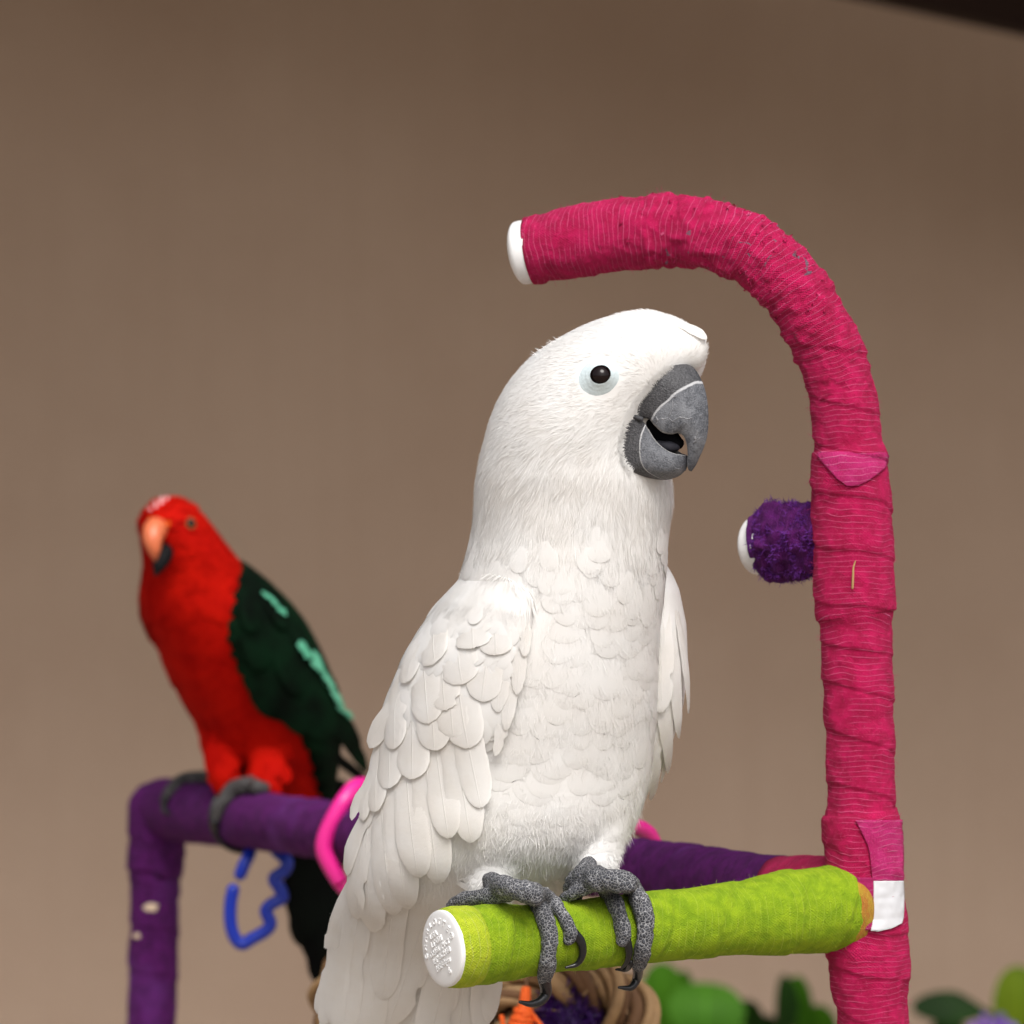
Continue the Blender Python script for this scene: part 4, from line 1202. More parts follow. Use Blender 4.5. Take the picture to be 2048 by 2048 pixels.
for lev, lst in rows:
    for i_f, (a, b, w) in enumerate(lst):
        jx = random.uniform(-3, 3)
        if lev: a = (a[0] - 0.40 * (b[0] - a[0]), max(1150 if lev < 3 else 1222, a[1] - 0.40 * (b[1] - a[1])))
        surf_feather('feather', CK, (a[0] + jx, a[1]), (b[0] + jx, b[1]), w * 1.22, 0.0022 + (0.0026 if lev else 0.0008) + lev * 0.00016 + (len(lst) - i_f) * 0.00007, M['white_w'], wing,
                     0.00035, sink=0.0050, bow=random.uniform(-5, 5), seed=seed, tip=0.20 if lev else 0.16, taper=0.40, Rs=0.07, jag=0.0002); seed += 1
for (a, b, w) in [((712, 1690), (656, 1893), 15), ((722, 1660), (672, 1880), 17), ((706, 1830), (637, 2022), 18), ((716, 1850), (650, 2064), 22), ((700, 1800), (650, 1985), 15)]:
    surf_feather('feather', CK, a, b, w, 0.0014, M['white_w'], wing, 0.0004, seed=seed, tip=0.22, taper=0.5, jag=0.0003); seed += 1
# --- tail and under-tail feathers, hanging behind the perch
tailf = [((880, 1660), (745, 2230), 36, -0.002), ((920, 1680), (830, 2240), 40, -0.001), ((960, 1690), (900, 2190), 38, 0.0), ((840, 1640), (700, 2200), 32, -0.003),
         ((985, 1700), (958, 2060), 32, 0.001), ((900, 1690), (778, 2042), 42, 0.003), ((940, 1720), (852, 2100), 40, 0.002), ((1000, 1720), (972, 2036), 26, 0.002), ((1030, 1700), (1010, 1830), 26, 0.003), ((1060, 1690), (1050, 1800), 22, 0.003)]
tailp = mesh_obj('tail', *weld(*CK.mesh(12, 24, 1900, 2330)), M['white_s'], ck)
for a, b, w, off in tailf:
    surf_feather('feather', CK, a, b, w, 0.0012 + off * 0.4, M['white_w'], tailp, 0.001, seed=seed, tip=0.22, taper=0.6, Rs=0.05); seed += 1

# --- far wing, seen almost edge-on beyond the breast
FW = Loft([(1128, 1300, 1332, 2.425, 12), (1150, 1285, 1346, 2.427, 20), (1180, 1275, 1359, 2.428, 26), (1250, 1265, 1373, 2.431, 31), (1325, 1255, 1376, 2.434, 33), (1410, 1245, 1367, 2.437, 32),
           (1484, 1235, 1345, 2.440, 29), (1540, 1225, 1324, 2.442, 24), (1580, 1222, 1300, 2.444, 18), (1605, 1225, 1275, 2.446, 10)], 6)
fv, ff = weld(*FW.mesh(6, 40))
fwing = mesh_obj('wing', fv, ff, M['white_s'], ck)
for (a, b, w, lv) in [((1350, 1170), (1368, 1420), 16, 4), ((1335, 1180), (1350, 1470), 20, 3), ((1318, 1300), (1335, 1540), 20, 2), ((1310, 1380), (1306, 1596), 18, 1), ((1325, 1200), (1318, 1420), 26, 3), ((1296, 1400), (1284, 1602), 17, 1), ((1345, 1350), (1326, 1562), 13, 0), ((1290, 1440), (1268, 1602), 15, 0)]:
    surf_feather('feather', FW, a, b, w, 0.0006 + lv * 0.0005, M['white_w'], fwing, 0.0006, seed=seed, tip=0.25, taper=0.6, Rs=0.04); seed += 1

# --- thigh feathering: fringed tips round the tops of the feet
r_ = np.random.default_rng(91)
tp, tn, tl = [], [], []
for (x0, x1, y0, y1, cnt) in ((920, 1080, 1690, 1772, 150), (1140, 1240, 1630, 1730, 150), (930, 1180, 1600, 1700, 180)):
    for _ in range(cnt):
        x, y = r_.uniform(x0, x1), r_.uniform(y0, y1)
        p, n = hit(x, y)
        if p is not None: tp.append(list(p)); tn.append(list(n))
tp, tn = np.array(tp), np.array(tn)
v, f, uv, cn = contour_feathers(tp, tn, np.stack([r_.normal(-0.05, 0.25, len(tp)), np.full(len(tp), 0.1), np.full(len(tp), -1.0)], 1), r_.uniform(0.009, 0.015, len(tp)), r_.uniform(0.003, 0.0048, len(tp)), r_, lift=0.0003, base_off=0.0001, soft=0.12, bvh=CKB)
o = mesh_obj('thigh_feathers', v, f, M['white_s'], body, True, uv, cn); tag(o, kind='stuff')
barbs('thigh_barbs', M['white_s'], body, r_)

# --- feet: toes wrapped over the lime perch
gaxn = (GB - GA).normalized()
def on_perch(px, py, off):
    """point where the view of that pixel meets a tube of the perch's radius + off (closest approach below it)"""
    px0, _ = to_px(GA); px1, _ = to_px(GB)
    f_ = (px - px0) / (px1 - px0)
    R_ = float(np.interp(f_, np.linspace(0, 0.955, len(lime_r)), lime_r)) + off
    d = (P(px, py, 2.4) - EYE0).normalized()
    w = EYE0 - GA
    a = d - gaxn * d.dot(gaxn); b = w - gaxn * w.dot(gaxn)
    A, B, C = a.dot(a), 2 * a.dot(b), b.dot(b) - R_ * R_
    D = B * B - 4 * A * C
    t = (-B - math.sqrt(D)) / (2 * A) if D > 0 else -B / (2 * A)
    return EYE0 + d * t
def toe_tube(pts, radii, off=0.7, under=None):
    c = []
    for i, q in enumerate(pts):
        if len(q) == 3: c.append(P(*q))
        else: c.append(on_perch(q[0], q[1], radii[i] * off))
    q, _ = spline(np.column_stack([np.array([list(x) for x in c]), np.array(radii)]), 40)
    # knuckle pads
    s = np.linspace(0, 1, 40)
    q[:, 3] *= 1 + 0.07 * np.sin(s * math.pi * 7)
    v, f, uv = sweep(q[:, :3], q[:, 3], 18, None, (1, 1))
    return weld(v, f)
mmr = lambda px: px * 0.2155e-3
def foot(toes, mat, voxel):
    v, f, _ = join([toe_tube(*t) for t in toes])
    v, f = remesh(v, f, voxel, 3, 0.4)
    vn = np.zeros_like(v)
    for q in f:
        n_ = np.cross(v[q[1]] - v[q[0]], v[q[2]] - v[q[0]])
        for i in q: vn[i] += n_
    vn /= np.linalg.norm(vn, axis=1)[:, None] + 1e-12
    return v + vn * ((vnoise(v, 620, 2) - 0.5) * 0.0007 + (vnoise(v, 260, 4) - 0.5) * 0.0006)[:, None], f
def claw(pts, r0, parent, off=1.0, mat=None):
    n = len(pts); rr = np.linspace(1, 0.10, n) ** 0.6 * r0 * 1.08
    c = [P(*q) if len(q) == 3 else on_perch(q[0], q[1], r0 * off) for q in pts]
    return tube('claw', c, list(rr), mat or M['claw'], parent, 14, 36)
near_toes = [
    ([(980, 1760, 2.374), (992, 1770, 2.352), (1018, 1776, 2.336), (1050, 1783, 2.331), (1068, 1792, 2.3275)], [mmr(17), mmr(22), mmr(22), mmr(22), mmr(20)]),     # foot
    ([(1050, 1781, 2.332), (1068, 1794), (1085, 1824), (1096, 1855), (1099, 1888), (1095, 1926), (1089, 1954)], [mmr(20), mmr(20), mmr(18.5), mmr(17.5), mmr(17), mmr(16.5), mmr(16)]),
    ([(1064, 1782, 2.334), (1098, 1797), (1117, 1819), (1134, 1846), (1141, 1866), (1139, 1880)], [mmr(17), mmr(16), mmr(14.5), mmr(14), mmr(14), mmr(12)]),
    ([(1030, 1778, 2.336), (996, 1790, 2.345), (955, 1795, 2.352), (915, 1803, 2.362), (900, 1825, 2.372)], [mmr(20), mmr(18), mmr(16), mmr(14), mmr(12)]),
    ([(1010, 1775, 2.342), (985, 1782, 2.356), (975, 1795, 2.368), (972, 1830, 2.376)], [mmr(18), mmr(16), mmr(15), mmr(13)]),
]
far_toes = [
    ([(1178, 1726, 2.380), (1174, 1746, 2.3645), (1195, 1758, 2.355), (1230, 1762, 2.351), (1255, 1766, 2.349)], [mmr(15), mmr(24), mmr(25), mmr(24), mmr(21)]),
    ([(1205, 1762, 2.354), (1216, 1782), (1233, 1814), (1243, 1845), (1247, 1868), (1244, 1882)], [mmr(20), mmr(19), mmr(17), mmr(16), mmr(15), mmr(12)]),
    ([(1245, 1760, 2.351), (1264, 1775), (1278, 1800), (1289, 1830), (1291, 1864), (1286, 1898), (1278, 1930)], [mmr(20), mmr(20), mmr(20), mmr(19.5), mmr(18.5), mmr(17.5), mmr(15)]),
    ([(1190, 1760, 2.356), (1160, 1770, 2.363), (1150, 1788, 2.372), (1150, 1815, 2.386)], [mmr(20), mmr(16), mmr(15), mmr(13)]),
    ([(1185, 1768, 2.358), (1150, 1786, 2.361), (1128, 1796, 2.366)], [mmr(16), mmr(13), mmr(11)]),
    ([(1166, 1748, 2.362), (1146, 1762, 2.368), (1136, 1778, 2.374)], [mmr(20), mmr(15), mmr(11)]),
]
fv, ff = foot(near_toes, M['scaly'], 0.0007)
ft1 = mesh_obj('foot', fv, ff, M['scaly'], ck)
claw([(1088, 1956), (1092, 1984), (1082, 2001), (1062, 2008), (1040, 2004)], mmr(12.5), ft1)
claw([(1147, 1866), (1162, 1884), (1165, 1908), (1154, 1928), (1132, 1935)], mmr(10), ft1)
fv, ff = foot(far_toes, M['scaly'], 0.0007)
ft2 = mesh_obj('foot', fv, ff, M['scaly'], ck)
claw([(1253, 1880), (1258, 1903), (1254, 1923), (1243, 1937)], mmr(9), ft2)
claw([(1276, 1934), (1274, 1956), (1262, 1975), (1238, 1975)], mmr(11), ft2)
claw([(1262, 1925), (1252, 1938), (1232, 1939)], mmr(8), ft2, 0.2)

# ------------------------------------------------------------------ red parrot
RP = Loft([(992, 328, 350, 3.06, 5), (1000, 306, 377, 3.06, 14), (1015, 288, 396, 3.06, 19), (1043, 275, 419, 3.06, 23), (1080, 280, 446, 3.063, 25), (1110, 285, 470, 3.066, 27), (1134, 286, 488, 3.07, 29),
           (1177, 279, 526, 3.076, 33), (1214, 279, 565, 3.08, 36), (1250, 288, 594, 3.085, 38), (1293, 312, 618, 3.09, 39), (1348, 334, 643, 3.096, 38), (1395, 360, 660, 3.101, 36), (1442, 387, 668, 3.106, 33),
           (1485, 406, 665, 3.111, 29), (1525, 434, 660, 3.116, 25), (1560, 462, 655, 3.122, 21), (1600, 500, 655, 3.13, 16), (1640, 535, 655, 3.14, 10)], 8)
rp = empty('red_parrot', P(470, 1570, 3.09), 'red parrot with dark green wings standing on the purple cross bar', 'parrot')
bv, bf = weld(*RP.mesh(6, 48))
th1 = capsule(P(425, 1440, 3.10), P(446, 1548, 3.090), 0.0095, 0.0065); th2 = capsule(P(555, 1450, 3.104), P(528, 1552, 3.084), 0.0150, 0.0090)
v, f, _ = join([(bv, bf), th1, th2])
rb_v, rb_f = remesh(v, f, 0.0022, 5, 0.5)
rbody = mesh_obj('body', rb_v, rb_f, M['red_f'], rp)
RPB = BVHTree.FromPolygons([tuple(p) for p in rb_v], rb_f)
r_ = np.random.default_rng(31)
p_, n_ = sample_mesh(rb_v, rb_f, 2600, r_)
px_, py_ = px_of(p_)
fl = np.stack([0.25 + 0.25 * sstep(1100, 1300, py_), np.full(len(p_), 0.3), np.full(len(p_), -1.0)], 1)
kk = 0.5 + 0.5 * sstep(1050, 1250, py_)
v, f, uv, cn = contour_feathers(p_, n_, fl, 0.012 * kk * r_.uniform(.8, 1.2, len(p_)), 0.0046 * kk * r_.uniform(.8, 1.2, len(p_)), r_, nr=5, nc=9, lift=0.0003, soft=0.2)
o = mesh_obj('red_feathers', v, f, M['red_f'], rbody, True, uv, cn); tag(o, kind='stuff')
# wing and mantle shell: front edge traced, wrapped round the back
REDGE = [(1122, 486), (1141, 481), (1185, 470), (1228, 459), (1264, 451), (1308, 462), (1355, 480), (1402, 505), (1431, 531), (1449, 578), (1482, 603), (1514, 618), (1554, 626), (1600, 640), (1636, 645)]
ry_, rx_ = [e[0] for e in REDGE], [e[1] for e in REDGE]
ys = np.linspace(1122, 1636, 70); NV = 36; V = []
for y in ys:
    jag = 4 * math.sin(y * 0.21) + 3 * math.sin(y * 0.47)
    yy, th0 = RP.find(np.interp(y, ry_, rx_) + jag, y)
    for j in range(NV):
        t = j / (NV - 1); th = th0 + (math.radians(-150) - th0) * t ** 1.2
        prof = min(1, math.sqrt(max(0, 1 - (1 - min(1, t / 0.12)) ** 2))) * min(1, (1 - t) / 0.1)
        topf = min(1, math.sqrt(max(0, (y - 1118) / 60)))
        p = RP.S(yy, th); n = RP.N(yy, th)
        V.append(list(p + n * (0.0062 * prof * topf - 0.0006)))
rwing = mesh_obj('wing', V, grid_faces(len(ys), NV), M['green_f'], rp)
sd = 900
for (a, b, w, lv) in [((560, 1300), (676, 1470), 24, 0), ((590, 1310), (700, 1490), 20, 1), ((600, 1300), (713, 1535), 17, 2), ((530, 1300), (640, 1470), 26, 0), ((500, 1290), (600, 1455), 26, 0), ((620, 1420), (716, 1562), 11, -1),
                      ((480, 1270), (540, 1420), 26, 1), ((520, 1230), (590, 1380), 28, 2), ((480, 1200), (520, 1330), 28, 2), ((540, 1190), (610, 1330), 24, 2), ((500, 1160), (556, 1260), 22, 3), ((478, 1150), (498, 1260), 22, 3), ((590, 1260), (660, 1410), 16, 3)]:
    surf_feather('feather', RP, a, b, w, 0.0058 + lv * 0.0005, M['green_f'] if lv >= 0 else M['black_f'], rwing, 0.0008, seed=sd, Rs=0.045); sd += 1
for (a, b, w) in [((505, 1186), (536, 1222), 6), ((520, 1200), (552, 1240), 6)]:
    surf_feather('pale_feather', RP, a, b, w, 0.0082, M['mint_f'], rwing, 0.0004, seed=sd, jag=0.0006, Rs=0.04); sd += 1
for (a, b, w) in [((572, 1272), (598, 1318), 11), ((590, 1274), (622, 1346), 10), ((604, 1310), (642, 1380), 8), ((622, 1346), (662, 1412), 6.5), ((644, 1386), (680, 1432), 4.5), ((590, 1300), (618, 1345), 9)]:
    surf_feather('pale_feather', RP, a, b, w, 0.0084, M['mint_f'], rwing, 0.0004, seed=sd, jag=0.0006, Rs=0.04); sd += 1
# tail: long black feathers dropping behind the bar
TL = Loft([(1560, 560, 690, 3.145, 10), (1640, 560, 690, 3.155, 9), (1704, 562, 690, 3.16, 8), (1812, 570, 690, 3.17, 6), (1860, 586, 690, 3.175, 5), (1900, 604, 690, 3.18, 4), (1965, 636, 690, 3.185, 3), (2040, 660, 690, 3.19, 3)], 8)
rtail = mesh_obj('tail', *weld(*TL.mesh(10, 24)), M['black_f'], rp)
for (a, b, w) in [((590, 1600), (602, 1888), 22), ((630, 1600), (640, 1968), 26), ((610, 1600), (618, 1880), 20), ((660, 1600), (672, 2050), 26)]:
    surf_feather('feather', TL, a, b, w, 0.001, M['black_f'], rtail, 0.001, seed=sd, tip=0.12); sd += 1
# face: hooked beak, eye, orange lores
def rhit(px, py): return hit(px, py, RPB)
c0, n0 = rhit(314, 1064)
fwd = Vector((-0.18, -0.97, 0.0))
pb = [c0 - fwd * 0.004, c0 + fwd * 0.004 + Vector((0, 0, 0.0015)), c0 + fwd * 0.0095 + Vector((0.0, 0, -0.003)), c0 + fwd * 0.011 + Vector((0.001, 0, -0.0095)), c0 + fwd * 0.0095 + Vector((0.0015, 0, -0.0155))]
v_, f_, u_ = None, None, None
q, _ = spline(np.column_stack([np.array([list(p) for p in pb]), [0.0063, 0.0066, 0.0058, 0.0040, 0.0010]]), 30)
v, f, uv = sweep(q[:, :3], q[:, 3], 24, None, (0.5, 0.8)); mesh_obj('upper_beak', v, f, M['p_beak'], rp, True, uv)
pb = [c0 + Vector((0.004, 0.004, -0.010)), c0 + fwd * 0.0035 + Vector((0.0045, 0, -0.0125)), c0 + fwd * 0.0075 + Vector((0.0030, 0, -0.0185)), c0 + fwd * 0.0090 + Vector((0.0016, 0, -0.0235))]
q, _ = spline(np.column_stack([np.array([list(p) for p in pb]), [0.0048, 0.0052, 0.0040, 0.0012]]), 24)
v, f, uv = sweep(q[:, :3], q[:, 3], 20, None, (0.5, 0.8)); mesh_obj('lower_beak', v, f, M['p_low'], rp, True, uv)
for (x, y, rad) in ((335, 1049, 0.0022), (303, 1038, 0.0016), (300, 1058, 0.002)):
    p, n = rhit(x, y)
    v, f, uv = sweep(np.array([list(p - n * 0.001), list(p + n * 0.0006)]), np.array([rad, rad]), 16, None, (0, 0.5)); mesh_obj('orange_lores', v, f, M['red_o'], rbody, True, uv)
p, n = rhit(381, 1047)
bm = bmesh.new(); bmesh.ops.create_uvsphere(bm, u_segments=20, v_segments=12, radius=0.0026)
ev_ = np.array([list(x.co) for x in bm.verts]); ef_ = [tuple(x.index for x in q.verts) for q in bm.faces]; bm.free()
mesh_obj('eye', ev_ + np.array(p + n * 0.0002), ef_, M['eye'], rp)
t1 = n.cross(Vector((0, 0, 1))).normalized(); t2 = n.cross(t1)
rg = [p + n * 0.0005 + t1 * (0.0026 * math.cos(a)) + t2 * (0.0029 * math.sin(a)) for a in np.linspace(0, 2 * math.pi, 25)]
v, f, uv = sweep(np.array([list(x) for x in rg]), np.full(25, 0.0005), 8); mesh_obj('eye_ring', v, f, M['p_ring'], rp, True, uv)
# pale flecks on the crown
for (a, b, w) in [((303, 1028), (301, 1016), 2.2), ((313, 1021), (312, 1006), 2.6), ((322, 1014), (324, 997), 3.4), ((333, 1002), (335, 996), 2.4)]:
    surf_feather('pale_fleck', RP, a, b, w, 0.0012, M['fleck'] if 'fleck' in M else M.setdefault('fleck', plain_mat('pink_white_fleck', (0.75, 0.42, 0.42), 0.5)), rbody, 0.0002, seed=sd, jag=0, K_=6, M_=5); sd += 1
# feet
def on_bar(px, py, off):
    ax = (BB - BA).normalized(); px0 = to_px(BA)[0]
    R_ = 0.0172 + off
    d = (P(px, py, 3.1) - EYE0).normalized(); w = EYE0 - BA
    a = d - ax * d.dot(ax); b = w - ax * w.dot(ax)
    A, B, C = a.dot(a), 2 * a.dot(b), b.dot(b) - R_ * R_
    D = B * B - 4 * A * C
    t = (-B - math.sqrt(D)) / (2 * A) if D > 0 else -B / (2 * A)
    return EYE0 + d * t
def ptoe(name, pts, rr, mat, parent, off=0.6):
    c = [P(*q) if len(q) == 3 else on_bar(q[0], q[1], r * off) for q, r in zip(pts, rr)]
    return tube(name, c, rr, mat, parent, 12, 30)
pf1 = ptoe('foot', [(446, 1552, 3.105), (440, 1558), (405, 1556), (366, 1560), (342, 1580), (331, 1598)], [0.0038, 0.0042, 0.0042, 0.0040, 0.0036, 0.0030], M['scaly_p'], rp)
ptoe('claw', [(331, 1600), (328, 1614), (333, 1624), (343, 1628)], [0.0024, 0.0020, 0.0015, 0.0006], M['claw'], pf1, 1.0)
ptoe('toe', [(440, 1556), (462, 1560), (470, 1556, 3.12)], [0.004, 0.0035, 0.003], M['scaly_p'], pf1)
pf2 = ptoe('foot', [(512, 1562, 3.095), (500, 1570), (468, 1578), (448, 1600), (436, 1622), (431, 1640)], [0.0042, 0.0052, 0.0050, 0.0040, 0.0036, 0.0030], M['scaly_p'], rp)
ptoe('claw', [(430, 1642), (430, 1654), (436, 1664)], [0.0026, 0.0022, 0.0008], M['claw'], pf2, 1.0)
ptoe('toe', [(500, 1568), (520, 1576), (540, 1574, 3.1)], [0.005, 0.004, 0.003], M['scaly_p'], pf2)

# ------------------------------------------------------------------ toys on the cross bar
def bar_at_px(x):
    lo, hi = 0.0, 1.0
    for _ in range(40):
        m_ = (lo + hi) / 2
        if to_px(bar_pt(m_))[0] < x: lo = m_
        else: hi = m_
    return bar_pt(lo)
bax = (BB - BA).normalized()
b1 = bax.cross(Vector((0, 0, 1))).normalized(); b2 = bax.cross(b1).normalized()
# black tie round the bar
c = bar_at_px(482)
ringp = [c + b1 * (0.0183 * math.cos(a)) + b2 * (0.0183 * math.sin(a)) + bax * 0.003 * math.sin(a) for a in np.linspace(0, 2 * math.pi, 41)]
v, f, uv = sweep(np.array([list(p) for p in ringp]), np.full(41, 0.0016), 10)
o = mesh_obj('cable_tie', v, f, M['black_pl'], None, True, uv)
tag(o, 'thin black tie looped round the purple cross bar beside the parrot foot', 'tie')
# blue link: straight clip side with a gap, wavy other side; its top passes behind the bar
c = bar_at_px(525)
db = c.y
def link_pts(lst): return [P(x, y, d) for x, y, d in lst]
blue = link_pts([(466, 1780, db), (461, 1808, db), (461, 1846, db), (469, 1874, db), (484, 1888, db), (505, 1877, db), (531, 1862, db), (541, 1846, db), (532, 1822, db), (545, 1807, db), (564, 1796, db), (558, 1775, db), (548, 1757, db), (568, 1741, db), (574, 1724, db),
                 (560, 1708, db + 0.004), (551, 1698, db + 0.010), (548, 1660, db + 0.021), (546, 1612, db + 0.0185), (536, 1590, db + 0.010), (524, 1598, db + 0.019), (510, 1650, db + 0.022), (503, 1690, db + 0.012), (498, 1710, db + 0.004), (488, 1730, db), (481, 1748, db)])
o = tube('plastic_link', blue, 0.0037, M['blue_pl'], None, 14, 220)
tag(o, 'blue wavy plastic toy link hanging under the purple cross bar', 'toy link')
# pink links round the bar
c = bar_at_px(690); d1 = c.y - 0.024; d2 = c.y + 0.024
pinkL = link_pts([(681, 1764, d1), (662, 1733, d1), (650, 1708, d1), (648, 1688, d1), (655, 1662, d1), (672, 1628, d1), (690, 1598, d1 + 0.002), (712, 1574, d1 + 0.010), (740, 1575, c.y), (765, 1600, d2), (790, 1650, d2), (800, 1700, d2), (780, 1750, d2 - 0.01), (740, 1788, c.y), (706, 1788, d1 + 0.008), (681, 1764, d1)])
o = tube('plastic_link', pinkL, 0.0047, M['pink_pl'], None, 14, 200, (0, 0))
tag(o, 'hot pink plastic toy link round the purple bar between the two birds', 'toy link')
c = bar_at_px(1230); d1 = c.y - 0.021; d2 = c.y + 0.021
pinkR = link_pts([(1310, 1692, c.y + 0.010), (1296, 1668, c.y + 0.004), (1274, 1655, c.y - 0.004), (1245, 1656, c.y - 0.014), (1200, 1690, d1), (1160, 1750, d1), (1140, 1785, d1 + 0.004), (1150, 1815, c.y), (1200, 1835, d2), (1260, 1810, d2 + 0.004), (1305, 1750, d2 + 0.002), (1316, 1712, d2 - 0.004), (1310, 1692, c.y + 0.010)])
o = tube('plastic_link', pinkR, 0.0042, M['pink_pl'], None, 14, 200, (0, 0))
tag(o, 'hot pink plastic toy link round the purple bar beside the lime perch', 'toy link')

# braided seagrass wreaths
def braid(path, rad, n_str, strands_each, mat_list, parent, seed, name='grass_strand', turns_per_m=34, closed=False):
    r = np.random.default_rng(seed)
    q, s = spline(np.array([list(p) for p in path]), 260)
    t, n, b = frames(q)
    for k in range(n_str):
        ph = 2 * math.pi * k / n_str
        for j in range(strands_each):
            ro = rad * 0.62 + r.normal(0, rad * 0.08)
            a = ph + s * turns_per_m * 2 * math.pi * (1 if True else -1) / 2
            sub = 2 * math.pi * j / strands_each + s * 90
            off = n * (np.cos(a) * ro)[:, None] + b * (np.sin(a) * ro)[:, None]
            off += n * (np.cos(sub) * rad * 0.26)[:, None] + b * (np.sin(sub) * rad * 0.26)[:, None]
            wob = (vnoise(np.column_stack([s * 40 + k * 9, s * 0 + j * 3, s * 0]), 1.0, seed) - 0.5) * rad * 0.4
            c_ = q + off + n * wob[:, None]
            v, f, uv = sweep(c_, np.full(len(c_), rad * 0.24) * r.uniform(0.75, 1.2), 7)
            mesh_obj(name, v, f, mat_list[(k + j) % len(mat_list)], parent, True, uv)
def loose(parent, q, cnt, rad, seed, mat, lmin=0.006, lmax=0.018):
    r = np.random.default_rng(seed); q = np.array([list(p) for p in q])
    b = q[r.integers(0, len(q), cnt)] + r.normal(0, rad, (cnt, 3))
    d = r.normal(0, 1, (cnt, 3)); nn = np.tile([0.0, -1.0, 0.0], (cnt, 1))
    v, f = strands(b, d, r.uniform(lmin, lmax, cnt), r.uniform(0.0006, 0.0016, cnt), nn, r.normal(0, 0.002, cnt), np.cross(d, r.normal(0, 1, (cnt, 3))))
    o = mesh_obj('loose_grass', v, f, mat, parent, False); tag(o, kind='stuff')
gm = [M['grass1'], M['grass2'], M['grass1']]
c = bar_at_px(1128); dt = c.y + 0.012
def ring_path(cx, cy, rx, ry, d, n=28, tilt=0.0):
    return [P(cx + rx * math.cos(a), cy + ry * math.sin(a), d + tilt * math.cos(a)) for a in np.linspace(0, 2 * math.pi, n)]
toy = empty('seagrass_toy', P(1130, 2240, dt), 'braided seagrass ring toy with purple crinkle and orange cone below the lime perch', 'bird toy')
rp1 = ring_path(1130, 2085, 138, 132, dt)
braid(rp1, 0.0142, 3, 4, gm, toy, 12)
loose(toy, rp1, 260, 0.007, 5, M['grass1'])
tube('hanging_cord', [P(1128, 1965, dt), P(1128, 1850, dt + 0.004), P(1128, 1740, dt + 0.008), P(1128, 1700, dt + 0.004), P(1128, 1690, dt - 0.012)], 0.0016, M['grass2'], toy, 10)
# mat of woven strips at the back left
for i in range(9):
    for kind in (0, 1):
        pts = []
        for t in np.linspace(0, 1, 14):
            if kind == 0: x, y = 930 + 150 * t, 1946 + i * 22 + 8 * math.sin(t * 5 + i)
            else: x, y = 935 + i * 17 + 6 * math.sin(t * 4 + i), 1936 + 190 * t
            pts.append(P(x, y, dt + 0.016 + 0.0022 * math.sin(t * 20 + (i + kind) * math.pi)))
        tube('woven_strip', pts, 0.0021, gm[(i + kind) % 3], toy, 8, 50)
# purple crinkle ball
r_ = np.random.default_rng(17); cnt = 2600
cc = np.array(P(1138, 2050, dt - 0.004)); u3 = r_.normal(0, 1, (cnt, 3)); u3 /= np.linalg.norm(u3, axis=1)[:, None]
rad = r_.uniform(0.3, 1, cnt) ** 0.5
b = cc + u3 * rad[:, None] * np.array([0.0165, 0.011, 0.024]); d = u3 + r_.normal(0, 0.9, (cnt, 3))
v, f = strands(b, d, r_.uniform(0.003, 0.008, cnt), r_.uniform(0.0005, 0.0013, cnt), u3, r_.normal(0, 0.002, cnt), np.cross(d, r_.normal(0, 1, (cnt, 3))))
m_pc = plain_mat('dark_purple_crinkle', (0.045, 0.008, 0.12), 0.35, 0.6, 500)
o = mesh_obj('purple_crinkle', v, f, m_pc, toy, False); tag(o, kind='stuff')
v, f, uv = sweep(np.array([list(P(1138, 1985, dt)), list(P(1138, 2050, dt)), list(P(1140, 2130, dt))]), np.array([0.006, 0.013, 0.008]), 20, None, (1, 1))
mesh_obj('purple_core', v, f, m_pc, toy, True, uv)
# orange raffia-wrapped cone
dc = dt - 0.030
v, f, uv = sweep(np.array([list(P(x, y, dc)) for x, y in ((1052, 1976), (1050, 2000), (1047, 2024), (1045, 2030), (1042, 2060), (1038, 2110))]), np.array([9.5, 11, 13, 19, 25, 34]) * K * dc, 24, None, (0.35, 0))
cone = mesh_obj('orange_cone', v, f, M['orange'], toy, True, uv)
for i in range(9):
    y0 = 2020 + i * 9.5; rr = (14 + i * 2.2) * K * dc * 1.12; cpt = P(1046 - i * 0.8, y0, dc)
    tl = random.uniform(-0.25, 0.25); tl2 = random.uniform(-0.2, 0.2)
    pr = [cpt + Vector((rr * math.cos(a), rr * math.sin(a), rr * (tl * math.cos(a) + tl2 * math.sin(a)))) for a in np.linspace(0, 2 * math.pi, 25)]
    v, f, uv = sweep(np.array([list(p) for p in pr]), np.full(25, 0.0011), 8); mesh_obj('raffia_turn', v, f, M['orange'], cone, True, uv)
for (a, b, c2) in (((1003, 2034), (1006, 2050), (1012, 2090)), ((1065, 2030), (1078, 2046), (1092, 2064)), ((1030, 2036), (1020, 2052), (1022, 2080))):
    tube('raffia_end', [P(*a, dc), P(*b, dc), P(*c2, dc)], 0.0013, M['orange'], cone, 8)
tube('cone_cord', [P(1052, 1980, dc), P(1054, 1960, dc + 0.01), P(1060, 1950, dt - 0.004), P(1066, 1990, dt)], 0.0009, M['grass2'], toy, 8)
# second wreath, mostly hidden by the cockatoo's tail
c = bar_at_px(800); dt2 = c.y + 0.01
toy2 = empty('seagrass_toy', P(800, 2170, dt2), 'brown braided seagrass ring toy behind the tail of the white cockatoo', 'bird toy')
rp2 = ring_path(800, 2020, 142, 165, dt2)
braid(rp2, 0.0085, 3, 3, gm, toy2, 13, turns_per_m=44)
loose(toy2, rp2, 90, 0.004, 6, M['grass1'], 0.004, 0.010)
tube('hanging_cord', [P(800, 1858, dt2), P(800, 1760, dt2 + 0.004), P(800, 1690, dt2 + 0.010), P(800, 1655, dt2 + 0.006), P(800, 1650, dt2 - 0.014)], 0.0016, M['grass2'], toy2, 10)

